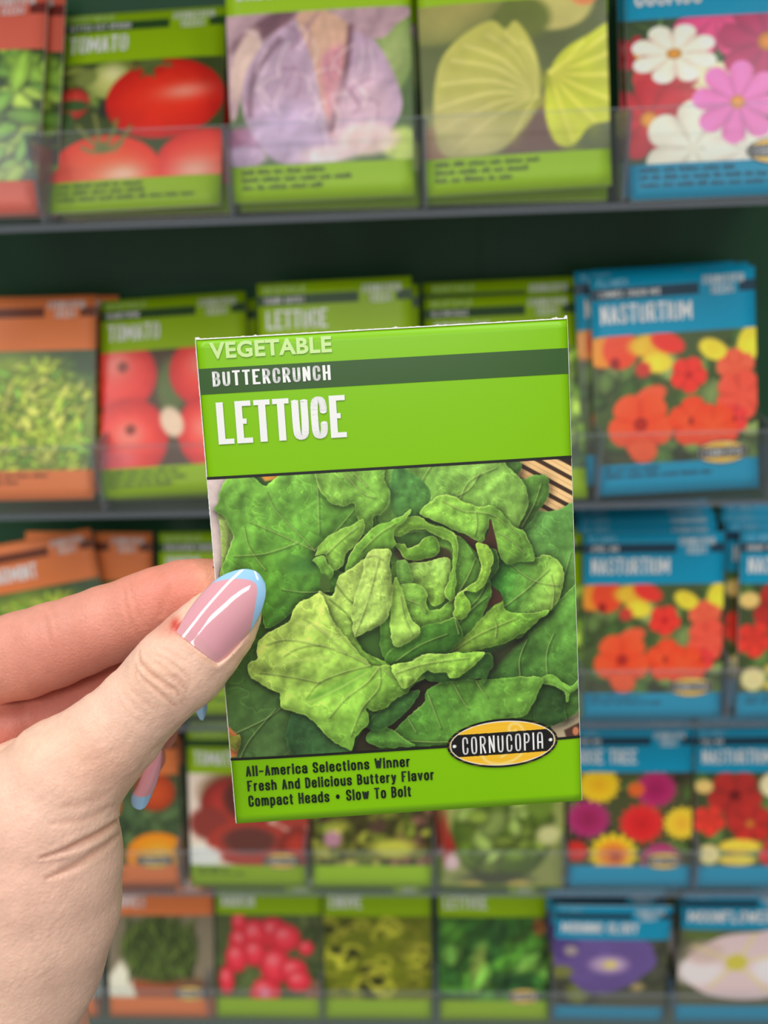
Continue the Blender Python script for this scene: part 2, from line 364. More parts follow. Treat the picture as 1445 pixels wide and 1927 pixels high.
def picture(root, art, v0=HV, v1=PV, step=0.7, seed=1):
    nx = int(PW/step)+1; ny = int(PH*(v1-v0)/step)+1
    X, Y = np.meshgrid(np.linspace(0, PW, nx), np.linspace(0, PH*(v1-v0), ny))
    c = Canvas(X, Y, (60, 80, 40), step*1.2); art(c); c.c = c.c*np.array((1.20, 1.12, 1.02))
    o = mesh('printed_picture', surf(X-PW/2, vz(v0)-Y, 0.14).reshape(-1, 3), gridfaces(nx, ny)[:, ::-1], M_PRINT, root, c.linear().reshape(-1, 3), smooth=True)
    o['label'] = 'printed photograph on the packet front'
    return o
def pose(x, y, z, th, yaw, roll):
    th, yaw, roll = map(math.radians, (th, yaw, roll))
    U = np.array([math.cos(yaw), math.sin(yaw), 0]); N = np.array([-math.sin(yaw), math.cos(yaw), 0])
    V = np.array([0, 0, 1])*math.cos(th)+N*math.sin(th); Q = np.cross(V, U)
    U2 = U*math.cos(roll)-V*math.sin(roll); V2 = V*math.cos(roll)+U*math.sin(roll); Q = np.cross(V2, U2)
    return Matrix([[U2[0], Q[0], V2[0], x], [U2[1], Q[1], V2[1], y], [U2[2], Q[2], V2[2], z], [0, 0, 0, 1]])
CW, RP = 0.088, 0.1462                       # pocket pitch, tray pitch

# ---- the pictures
def leaves(c, n, x0, y0, x1, y1, size, cols, seed, asp=0.45, up=None):
    rs = np.random.RandomState(seed)
    for k in range(n):
        x = rs.uniform(x0, x1); y = rs.uniform(y0, y1); a = rs.uniform(0, 6.28) if up is None else up+rs.uniform(-.7, .7)
        s = size*rs.uniform(.6, 1.25); col = np.array(cols[rs.randint(len(cols))])*rs.uniform(.8, 1.15)
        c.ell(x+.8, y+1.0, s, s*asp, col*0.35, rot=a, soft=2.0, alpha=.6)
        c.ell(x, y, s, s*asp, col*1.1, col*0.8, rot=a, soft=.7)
        c.line([(x-math.cos(a)*s, y-math.sin(a)*s), (x+math.cos(a)*s, y+math.sin(a)*s)], .35, np.minimum(col*1.35, 255), .6, smooth=0)
def a_basil(c):
    c.c[...] = (44, 70, 34); leaves(c, 90, 0, 0, 83, 66, 9, [(120, 165, 62), (150, 190, 80), (96, 145, 60)], 3); c.mottle(.15, 9, 5)
def a_herb(c):
    c.c[...] = (70, 92, 56); c.ell(36, 40, 48, 38, (126, 158, 60), soft=10); leaves(c, 300, -4, 6, 80, 66, 3.6, [(160, 190, 70), (146, 184, 66), (112, 164, 62), (182, 202, 96)], 8)
    c.ell(80, 2, 14, 16, (62, 84, 62), soft=12); c.mottle(.16, 12, 7)
def a_tomato(c):
    c.c[...] = (58, 74, 40)
    leaves(c, 18, 0, 0, 40, 26, 7, [(90, 116, 54), (120, 136, 70)], 4)
    c.ell(26, 11, 11, 10.5, (178, 190, 118), (128, 150, 80), soft=1.5, hl=(.2, -.4, .5, .4, .35)); c.ell(14, 8, 6, 5, (112, 130, 70), soft=2)
    c.ell(8, 23, 9, 9, (196, 66, 60), (150, 38, 36), soft=1.2); c.ell(9, 24, 8, 3.2, (52, 84, 46), rot=.1, soft=1); c.ell(4, 33, 6, 6, (58, 88, 50), soft=1.5)
    c.ell(28, 27, 7, 5, (30, 38, 40), soft=4)
    c.ell(54, 23, 29, 22.5, (214, 50, 30), (176, 28, 24), rot=-.08, soft=1.0, hl=(.35, -.12, .42, .2, .42))
    c.ell(45, 6, 8, 4, (170, 32, 22), soft=2); c.poly([(40, 0), (43, 7), (41, 11), (45, 9), (49, 11), (48, 6), (53, 3), (49, 0)], (74, 92, 48), smooth=3)
    for a, b in (((47, 2), (38, 5)), ((47, 2), (56, 4))): c.line([a, b], 1.3, (84, 100, 56), smooth=0)
    c.ell(75, 60, 24, 19, (230, 80, 62), (190, 40, 34), soft=1.2, hl=(-.2, .2, .5, .4, .45))
    c.ell(26, 63, 28, 21, (240, 88, 50), (206, 52, 34), soft=1.0, hl=(.35, .05, .4, .3, .55))
    for a in ((12, 36, 22, 47), (20, 30, 23, 47), (31, 34, 25, 48), (38, 38, 28, 49), (15, 48, 24, 50), (34, 47, 26, 50)): c.line([(a[0], a[1]), ((a[0]+a[2])/2+1, (a[1]+a[3])/2+2), (a[2], a[3])], 1.1, (112, 122, 70))
    c.ell(25, 49, 4, 3, (98, 112, 62), soft=2); c.mottle(.05, 8, 2)
def a_redcab(c):
    c.c[...] = (66, 96, 44)
    c.ell(74, 22, 10, 20, (150, 176, 110), (96, 130, 60), rot=.3, soft=2); c.ell(78, 60, 9, 8, (170, 200, 96), soft=3)
    c.poly([(0, 0), (80, 0), (76, 8), (66, 14), (30, 8), (10, 20), (3, 44), (0, 40)], (170, 146, 168), smooth=4)
    c.ell(18, 6, 18, 4, (104, 72, 92), rot=-.5, soft=2); c.ell(8, 22, 6, 16, (206, 186, 188), rot=.3, soft=2)
    c.ell(5, 56, 10, 7, (152, 96, 140), soft=2); c.ell(6, 62, 10, 5, (182, 160, 204), soft=2)
    c.poly([(10, 22), (20, 10), (34, 3), (46, 2), (58, 10), (68, 16), (76, 32), (78, 44), (72, 54), (60, 62), (44, 66), (24, 66), (14, 58), (7, 46), (6, 34)], (172, 152, 190), smooth=5)
    c.poly([(32, 2), (44, 0), (54, 6), (56, 12), (48, 48), (46, 56), (43, 44), (38, 20)], (196, 164, 150), smooth=5); c.poly([(42, 22), (53, 16), (50, 40), (47, 54), (44, 44)], (196, 138, 160), smooth=4, soft=4)
    c.line([(56, 8), (54, 24), (50, 40), (46, 52)], 1.5, (98, 62, 84), .9); c.line([(9, 44), (12, 26), (24, 12)], 1.6, (92, 66, 86), .7)
    c.ell(26, 52, 17, 12, (182, 168, 218), soft=8, alpha=.8); c.ell(60, 42, 13, 14, (202, 178, 208), soft=8, alpha=.8)
    c.ell(62, 57, 14, 7, (226, 206, 214), soft=3, alpha=.9); c.ell(44, 63, 12, 4, (226, 212, 228), soft=3, alpha=.9)
    rs = np.random.RandomState(2)
    for k in range(34):
        x = rs.uniform(10, 72); y = rs.uniform(14, 62); c.line([(x, y), (x+rs.uniform(-5, 5), y-rs.uniform(3, 9)), (x+rs.uniform(-7, 7), y-rs.uniform(8, 15))], .6, (228, 218, 238) if k % 3 else (140, 98, 140), .5)
    c.relief(.07, 9, 3)
def a_greencab(c):
    c.c[...] = (84, 98, 52)
    c.ell(16, 0, 26, 15, (160, 160, 92), (112, 124, 64), rot=-.4, soft=2); c.ell(60, 2, 17, 12, (182, 184, 112), soft=2); c.ell(73, -3, 7, 7, (226, 128, 84), soft=2)
    c.ell(46, 8, 12, 9, (96, 112, 40), soft=3); c.ell(5, 60, 8, 8, (122, 72, 58), soft=3); c.poly([(34, 66), (54, 40), (62, 66)], (96, 72, 62), soft=3)
    c.poly([(6, 34), (10, 22), (20, 13), (32, 8), (38, 12), (43, 9), (50, 20), (53, 34), (51, 46), (44, 56), (34, 64), (20, 66), (8, 64), (5, 50)], (188, 196, 92), (1.2), 5, col2=(164, 168, 104))
    c.poly([(56, 34), (62, 24), (74, 17), (86, 14), (86, 50), (74, 56), (66, 64), (58, 62), (54, 48)], (190, 208, 48), 1.2, 5)
    for e in ((30, 14), (20, 18), (14, 24), (9, 34), (7, 44), (8, 54), (14, 62), (38, 14), (45, 18), (40, 58)):
        c.line([(51, 42), ((51+e[0])/2+2, (42+e[1])/2-4), e], .6, (228, 230, 160), .65)
        c.line([(51, 44), ((51+e[0])/2+2, (42+e[1])/2-1), (e[0], e[1]+3)], 2.6, (146, 156, 60), .3)
    for e in ((84, 16), (86, 24), (86, 34), (86, 46), (76, 54), (66, 62), (72, 20)):
        c.line([(57, 32), ((57+e[0])/2, (32+e[1])/2+1), e], .8, (236, 240, 120), .8); c.line([(57, 35), ((57+e[0])/2, (32+e[1])/2+4), (e[0], e[1]+4)], 3.0, (150, 164, 30), .35)
    c.ell(16, 56, 18, 12, (176, 176, 128), soft=10, alpha=.6); c.mottle(.10, 12, 4)
def a_cosmos(c):
    c.c[...] = (52, 74, 44); leaves(c, 30, 0, 0, 83, 66, 7, [(70, 104, 52), (44, 60, 40)], 6, .2)
    c.flower(5, 16, 9, 8, (160, 30, 50), (226, 160, 40), core=.6); c.flower(40, 0, 20, 8, (210, 70, 140), None, .4, core=.6)
    c.flower(36, 33, 13, 5, (226, 224, 196), None, .3, core=.6); c.flower(62, 13, 22, 8, (178, 40, 110), (220, 140, 40), .2, (166, 44, 100), core=.6); 
    c.flower(17, 32, 16, 6, (166, 40, 56), None, .5, (186, 60, 66), core=.6); c.flower(9, 46, 19, 7, (196, 52, 62), (236, 160, 60), .2, (176, 40, 56), core=.6); c.flower(28, 60, 22, 6, (222, 230, 226), None, .6, core=.6); c.flower(50, 62, 17, 6, (228, 232, 232), None, .1, core=.6)
    c.flower(21, 16.5, 19.5, 8, (238, 230, 222), (214, 150, 30), .35, (240, 238, 238), .72, .17, core=.6)
    c.flower(48, 40, 20, 8, (214, 112, 200), (232, 156, 50), .15, (224, 120, 205), .95, .16, core=.6); c.mottle(.06, 6, 4)
def nast(c, seed=0, cols=((236, 70, 36), (240, 90, 50), (226, 54, 44))):
    c.c[...] = (66, 86, 48); leaves(c, 60, 0, 0, 83, 66, 7, [(92, 124, 66), (70, 104, 52), (120, 148, 90), (56, 66, 40)], 9+seed, .8)
    r = cols
    c.ell(5, 8, 8, 8, (236, 140, 40), soft=2); c.ell(14, 7, 9, 10, r[0], soft=1.5); c.ell(11, 14, 2.5, 3, (140, 24, 20), soft=1.5)
    c.ell(30, 6, 12, 6, (240, 176, 50), soft=2.5); c.ell(38, 5, 9, 5, r[2], rot=.4, soft=1.5); c.ell(32, 15, 8, 5, (244, 208, 60), soft=2); c.ell(25, 18, 4, 4, (186, 60, 50), soft=2)
    c.ell(61, 10, 8, 5, (242, 212, 60), rot=.5, soft=1.5); c.ell(79, 8, 6, 10, (240, 210, 60), rot=.3, soft=1.5)
    c.flower(48, 22, 9.5, 5, r[2], (200, 30, 30), .2, core=.72); c.flower(72, 20, 10, 5, (232, 96, 70), None, .8, core=.72); c.flower(74, 34, 13, 5, (228, 84, 66), None, .1, core=.72); c.flower(70, 46, 8, 5, (214, 60, 60), (140, 30, 30), .6, core=.72)
    c.ell(28, 32, 9, 5, (232, 90, 60), rot=-.4, soft=1.5); c.flower(23, 46, 17, 5, r[0], (170, 40, 30), .31, r[1], core=.72); c.ell(24, 60, 7, 6, r[1], soft=1.5)
    c.flower(50, 46, 13, 5, r[1], (150, 40, 30), .9, r[0], core=.72); c.flower(60, 50, 13, 5, r[1], None, .3, r[0], core=.72); c.mottle(.08, 8, 3)
def a_nast(c): nast(c)
def a_nast_dark(c):
    c.c[...] = (60, 74, 44); leaves(c, 30, 0, 0, 83, 66, 7, [(80, 110, 60), (60, 96, 50)], 19, .8)
    c.ell(6, 10, 6, 5, (216, 190, 120), soft=2); c.flower(26, 16, 18, 5, (160, 40, 36), (110, 20, 20), .3, (170, 44, 40), core=.7); c.ell(52, 9, 10, 9, (236, 214, 180), soft=2); c.flower(66, 22, 15, 5, (190, 50, 44), None, .3, core=.7)
    c.flower(9, 34, 11, 5, (206, 56, 44), None, .2, core=.7); c.flower(36, 36, 15, 5, (176, 44, 40), (204, 120, 50), .7, core=.7); c.flower(62, 42, 12, 5, (200, 52, 46), None, 0, core=.7)
    c.ell(30, 52, 14, 5, (240, 200, 70), soft=2); c.ell(9, 58, 7, 7, (234, 214, 160), soft=2); c.ell(28, 62, 12, 4, (240, 206, 80), soft=1.5); c.flower(54, 58, 12, 5, (200, 46, 54), None, .5, core=.7); c.ell(72, 58, 9, 6, (238, 200, 150), soft=2); c.mottle(.08, 8, 3)
def a_tomato2(c):
    c.c[...] = (72, 56, 40); c.ell(40, 22, 8, 16, (84, 104, 58), soft=4)
    for cx, cy, rx, ry, h in ((12, 14, 20, 21, (-.1, -.35)), (16, 50, 22, 23, (0, -.1)), (58, 14, 19, 20, (0, -.2)), (62, 48, 19, 22, (-.2, -.1)), (82, 30, 10, 14, (0, 0))):
        c.ell(cx, cy, rx, ry, (222, 64, 54), (176, 34, 34), soft=1.2, hl=(h[0], h[1], .42, .36, .32)); c.ell(cx+1, cy-5, 3, 3, (120, 50, 36), soft=2)
    c.ell(40, 42, 6, 9, (206, 190, 176), rot=-.4, soft=2); c.ell(6, 62, 14, 6, (232, 120, 140), soft=4, alpha=.6); c.mottle(.06, 8, 2)
def lett(c, base, cols, seed, n=70, size=10):
    c.c[...] = base; leaves(c, n, 0, 0, 83, 66, size, cols, seed, .7); c.relief(.3, 9, seed); c.mottle(.2, 14, seed)
def a_let1(c): lett(c, (50, 70, 24), [(110, 140, 40), (140, 160, 60), (84, 120, 36)], 11)
def a_let2(c): lett(c, (40, 70, 26), [(90, 130, 40), (120, 160, 60)], 12)
def a_letmix(c):
    lett(c, (60, 60, 28), [(120, 130, 50), (96, 112, 40), (150, 160, 70), (110, 84, 70)], 13, 60, 8); c.ell(14, 47, 6, 6, (170, 130, 160), soft=3); c.ell(56, 54, 16, 7, (180, 192, 76), soft=5); c.ell(45, 38, 6, 5, (78, 60, 50), soft=4)
def a_letfull(c):
    c.c[...] = (130, 146, 84); c.ell(40, 44, 34, 34, (88, 118, 40), (60, 84, 26), soft=3); leaves(c, 36, 12, 18, 66, 68, 9, [(110, 138, 56), (86, 116, 36), (128, 158, 84)], 14, .7)
    c.ell(72, 44, 8, 7, (186, 196, 144), soft=4); c.ell(66, 22, 10, 9, (96, 128, 44), soft=3); c.poly([(0, 20), (4, 40), (9, 54), (2, 66), (0, 66)], (150, 40, 36), soft=3); c.ell(6, 64, 5, 6, (206, 186, 206), soft=3)
    c.ell(36, 76, 22, 5, (60, 70, 46), soft=5); c.ell(20, 82, 9, 4, (186, 176, 100), soft=3); c.ell(52, 82, 9, 5, (190, 178, 104), soft=3); c.mottle(.14, 12, 9)
def a_frisee(c):
    c.c[...] = (96, 110, 20); rs = np.random.RandomState(4)
    for k in range(46):
        x = rs.uniform(0, 83); y = rs.uniform(4, 66); a = rs.uniform(0, 6.28); R = rs.uniform(5, 9)
        c.line([(x+R*math.cos(a+t), y+R*math.sin(a+t)*.7) for t in np.linspace(0, 3.2, 6)], 1.5, np.array((150, 158, 52))*rs.uniform(.75, 1.2), .9)
        if k % 4 == 0: c.ell(x, y, 5, 4, (34, 38, 14), soft=4, alpha=.8)
    c.mottle(.2, 14, 9)
def a_let4(c):
    c.c[...] = (44, 88, 34); leaves(c, 22, 0, 10, 83, 66, 15, [(70, 128, 44), (88, 140, 60), (50, 104, 44)], 15, .6); c.ell(30, 34, 5, 14, (112, 142, 66), rot=.3, soft=4); c.line([(20, 62), (45, 50), (72, 36)], 2, (110, 156, 70), .7)
    c.ell(56, 52, 16, 8, (36, 76, 40), soft=5); c.ell(44, 12, 8, 10, (36, 72, 34), soft=4); c.ell(77, 8, 5, 7, (130, 84, 48), soft=3); c.relief(.25, 12, 6)
def a_pepper(c):
    c.c[...] = (62, 86, 58); leaves(c, 30, 0, 0, 83, 66, 11, [(74, 100, 66), (60, 84, 56)], 16); c.ell(66, 12, 14, 14, (190, 80, 36), (150, 56, 30), soft=2); c.ell(30, 20, 12, 14, (200, 96, 40), soft=2)
    c.ell(66, 60, 22, 18, (246, 160, 40), (230, 128, 24), soft=1.5, hl=(.1, .1, .4, .4, .35))
def a_tom3(c):
    c.c[...] = (214, 208, 206); c.ell(40, 14, 32, 18, (120, 92, 66), soft=6); c.ell(34, 22, 26, 20, (186, 62, 56), (120, 40, 36), soft=2); c.ell(44, 18, 20, 17, (84, 44, 38), soft=5)
    c.ell(74, 20, 20, 20, (150, 60, 50), soft=3); c.ell(14, 36, 14, 12, (128, 56, 50), soft=4); c.ell(42, 50, 30, 17, (170, 68, 58), (150, 56, 48), soft=1.5); c.ell(42, 48, 19, 10, (92, 54, 50), soft=4)
    c.ell(76, 54, 14, 16, (176, 62, 50), (100, 40, 34), soft=2); c.ell(8, 60, 14, 8, (238, 234, 238), soft=3)
def a_zinnia(c):
    c.c[...] = (66, 74, 44); leaves(c, 26, 0, 0, 83, 66, 8, [(90, 110, 60), (72, 100, 50), (52, 50, 36)], 17)
    for cx, cy, R, col, e in ((20, 9, 14.5, (222, 176, 20), (236, 196, 30)), (58, 12, 14.5, (150, 24, 90), (170, 40, 110)), (45, 12, 6, (214, 100, 40), (214, 100, 40)), (13, 33, 15.5, (140, 30, 84), (160, 44, 116)), (49, 36, 16, (190, 30, 34), (206, 44, 44)), (76, 36, 13, (222, 176, 50), (238, 200, 50)), (5, 56, 8.5, (200, 44, 36), (190, 40, 40)), (62, 62, 14, (170, 50, 120), (170, 50, 120)), (30, 58, 17, (206, 110, 50), (248, 208, 30))):
        c.flower(cx, cy, R, 14, col, None, .2, e, .92); c.ell(cx, cy, R*.8, R*.74, col, e, soft=2)
        for k in range(10):
            a = k*.63; c.line([(cx, cy), (cx+R*.8*math.cos(a), cy+R*.75*math.sin(a))], .4, np.array(col)*.8, .4, smooth=0)
    c.ell(32, 60, 4, 4, (170, 80, 50), soft=3)
def a_chive(c):
    c.c[...] = (122, 118, 104); c.poly([(0, 50), (14, 30), (22, 66), (0, 66)], (226, 224, 218), soft=3); c.poly([(18, 52), (60, 52), (56, 66), (22, 66)], (150, 84, 56), soft=2)
    c.ell(40, 28, 30, 26, (84, 108, 52), (66, 84, 44), soft=6); leaves(c, 160, 12, 4, 68, 48, 6, [(96, 122, 56), (76, 98, 46), (62, 84, 42)], 18, .15, -1.57); c.ell(66, 56, 12, 6, (110, 84, 66), soft=4)
def a_radish(c):
    c.c[...] = (74, 88, 54); leaves(c, 14, 0, 0, 83, 66, 12, [(88, 106, 64), (66, 84, 48)], 20); c.ell(76, 60, 8, 8, (130, 96, 80), soft=4)
    for cx, cy, rx, ry in ((20, 22, 10, 14), (44, 14, 13, 12), (30, 16, 10, 13), (16, 34, 9, 12), (54, 18, 12, 11), (46, 40, 12, 15), (60, 44, 11, 10), (70, 26, 6, 6), (8, 52, 6, 12), (64, 52, 10, 9), (38, 60, 13, 10), (30, 30, 9, 11), (18, 6, 6, 8)):
        c.ell(cx, cy, rx, ry, (218, 62, 84), (176, 36, 50), soft=1.5, hl=(-.2, -.3, .4, .3, .3))
    c.ell(24, 54, 5, 12, (84, 104, 62), rot=.4, soft=2); c.ell(38, 62, 4, 3, (240, 130, 170), soft=2)
def a_glory(c):
    c.c[...] = (70, 78, 60); leaves(c, 12, 0, 0, 83, 66, 10, [(96, 110, 50), (60, 66, 56)], 21, .8)
    c.poly([(0, 0), (62, 0), (72, 12), (74, 24), (66, 34), (56, 44), (40, 52), (22, 50), (10, 36), (0, 24)], (96, 80, 156), smooth=5); c.ell(6, 8, 12, 12, (74, 58, 136), soft=5)
    c.ell(40, 24, 13, 8, (176, 160, 204), soft=6); c.ell(41, 24, 5, 4, (206, 200, 130), soft=2.5); c.ell(12, 11, 5, 5, (150, 144, 156), soft=3); c.ell(62, 46, 5, 4, (160, 150, 110), soft=3); c.ell(6, 32, 8, 6, (112, 122, 60), soft=3); c.mottle(.06, 12, 3)
def a_moon(c):
    c.c[...] = (80, 88, 66); c.ell(16, 4, 14, 6, (84, 108, 56), soft=3)
    c.poly([(2, 36), (8, 22), (22, 10), (36, 4), (56, 2), (83, 0), (83, 56), (70, 58), (60, 60), (40, 60), (22, 56), (8, 46)], (206, 194, 210), smooth=4); c.ell(14, 36, 18, 12, (226, 222, 240), soft=6, alpha=.8); c.ell(70, 34, 16, 12, (232, 226, 246), soft=6, alpha=.8); c.ell(18, 20, 14, 10, (186, 170, 172), soft=6, alpha=.7)
    for e in ((10, 14), (54, 4), (24, 50), (66, 52), (80, 20)): c.line([(42, 28), e], 1.6, (206, 206, 140), .6, smooth=0)
    c.ell(42, 28, 8, 7, (190, 190, 80), soft=3)
def a_grey(c):
    c.c[...] = (176, 190, 184); c.ell(60, 40, 30, 34, (214, 220, 216), soft=10); c.poly([(60, 0), (74, 0), (66, 66), (52, 66)], (60, 66, 60), soft=4)
# ------------------------------------------------------------------ display rack and clear trays
M_RACK = mat('dark_green_laminate', (40, 84, 54), 0.34, 0.5); bump(M_RACK, 60, 0.15, 0.0003)
M_FLOOR = mat('vinyl_floor', (176, 172, 164), 0.4); bump(M_FLOOR, 20, 0.1)
V, F = boxes([(-3, 3, -3.5, 0.6, -0.02, 0)])
tag(mesh('floor', V, F, M_FLOOR), 'pale vinyl shop floor under the seed rack', kind='structure')
X0, X1 = -2*CW, 6*CW
rack = bpy.data.objects.new('display_rack', None); COL.objects.link(rack); rack.location = (2*CW, 0.08, 0.0)
tag(rack, 'dark green upright seed display rack behind the clear trays', 'display rack')
def rb(name, bs, m, bev=0.0008):
    V, F = boxes([(a-2*CW, b-2*CW, c-0.08, d-0.08, e, f) for a, b, c, d, e, f in bs]); o = mesh(name, V, F, m, rack)
    if bev: bevel(o, bev)
    return o
for a_, b_x in ((X0, 0.2068), (0.2070, X1)): rb('back_panel', [(a_, b_x, 0.080, 0.098, ZB-0.86, ZB+0.2)], M_RACK, 0)
rb('plinth', [(X0, X1, 0.02, 0.30, 0.0, 0.12)], M_RACK, 0.003); rb('carcass', [(X0, X1, 0.10, 0.28, 0.121, ZB+0.19)], M_RACK, 0.002)
rb('added_shade_canopy', [(X0, X1, -0.09, 0.28, ZB+0.30, ZB+0.33)], M_RACK, 0.003); rb('added_canopy_riser', [(X0, X1, 0.10, 0.28, ZB+0.191, ZB+0.299)], M_RACK, 0.002)  # unseen canopy and its riser, added to shade the packet headers from above
def acrylic(name, haze, tint):
    m = bpy.data.materials.new(name); m.use_nodes = True; nt = m.node_tree; nt.nodes.clear()
    out = nt.nodes.new('ShaderNodeOutputMaterial'); tr = nt.nodes.new('ShaderNodeBsdfTransparent'); gl = nt.nodes.new('ShaderNodeBsdfGlossy'); df = nt.nodes.new('ShaderNodeBsdfDiffuse')
    tr.inputs[0].default_value = (*tint, 1); gl.inputs['Roughness'].default_value = 0.08; df.inputs[0].default_value = (0.8, 0.82, 0.86, 1)
    fr = nt.nodes.new('ShaderNodeFresnel'); fr.inputs[0].default_value = 1.45
    m1 = nt.nodes.new('ShaderNodeMixShader'); m1.inputs[0].default_value = haze; nt.links.new(tr.outputs[0], m1.inputs[1]); nt.links.new(df.outputs[0], m1.inputs[2])
    m2 = nt.nodes.new('ShaderNodeMixShader')
    ge = nt.nodes.new('ShaderNodeNewGeometry'); iv = nt.nodes.new('ShaderNodeMath'); iv.operation = 'SUBTRACT'; iv.inputs[0].default_value = 1.0; nt.links.new(ge.outputs['Backfacing'], iv.inputs[1])
    mu = nt.nodes.new('ShaderNodeMath'); mu.operation = 'MULTIPLY'; nt.links.new(fr.outputs[0], mu.inputs[0]); nt.links.new(iv.outputs[0], mu.inputs[1]); nt.links.new(mu.outputs[0], m2.inputs[0]); nt.links.new(m1.outputs[0], m2.inputs[1]); nt.links.new(gl.outputs[0], m2.inputs[2]); nt.links.new(m2.outputs[0], out.inputs[0]); return m
M_ACR = acrylic('clear_acrylic', 0.02, (0.985, 0.988, 0.99)); M_ACE = acrylic('acrylic_edge', 0.12, (0.60, 0.66, 0.72)); M_ACL = acrylic('acrylic_lip', 0.10, (0.9, 0.92, 0.94))
ORD = ['top', 'second', 'third', 'fourth', 'bottom']
TH = 0.040
for j in range(5):
    t = bpy.data.objects.new('acrylic_tray', None); COL.objects.link(t); z = ZB-j*RP; t.location = (2*CW, 0, z)
    tag(t, f'long clear acrylic tray with dividers, {ORD[j]} of the five on the rack', 'tray', 'clear trays stacked up the rack')
    def tb(name, bs, m):
        V, F = boxes([(a-2*CW, b-2*CW, c, d, e, f) for a, b, c, d, e, f in bs]); return mesh(name, V, F, m, t)
    tb('tray_floor', [(X0, X1, 0.0, 0.079, 0.0008, 0.0030)], M_ACR)
    tb('front_edge', [(X0, X1, -0.0006, 0.0, 0.0, 0.0033)], M_ACE)
    tb('front_wall', [(X0, X1, 0.0, 0.0024, 0.0034, TH)], M_ACR)
    tb('front_lip', [(X0, X1, 0.0, 0.0024, TH, TH+0.0008)], M_ACL)
    for i in range(-1, 7):
        if -2 < i-0.0 < 6:
            V, F = boxes([(i*CW-0.0009-2*CW, i*CW+0.0009-2*CW, 0.0026, 0.078, 0.0034, TH)])
            mesh('divider', V, F, M_ACE, t)
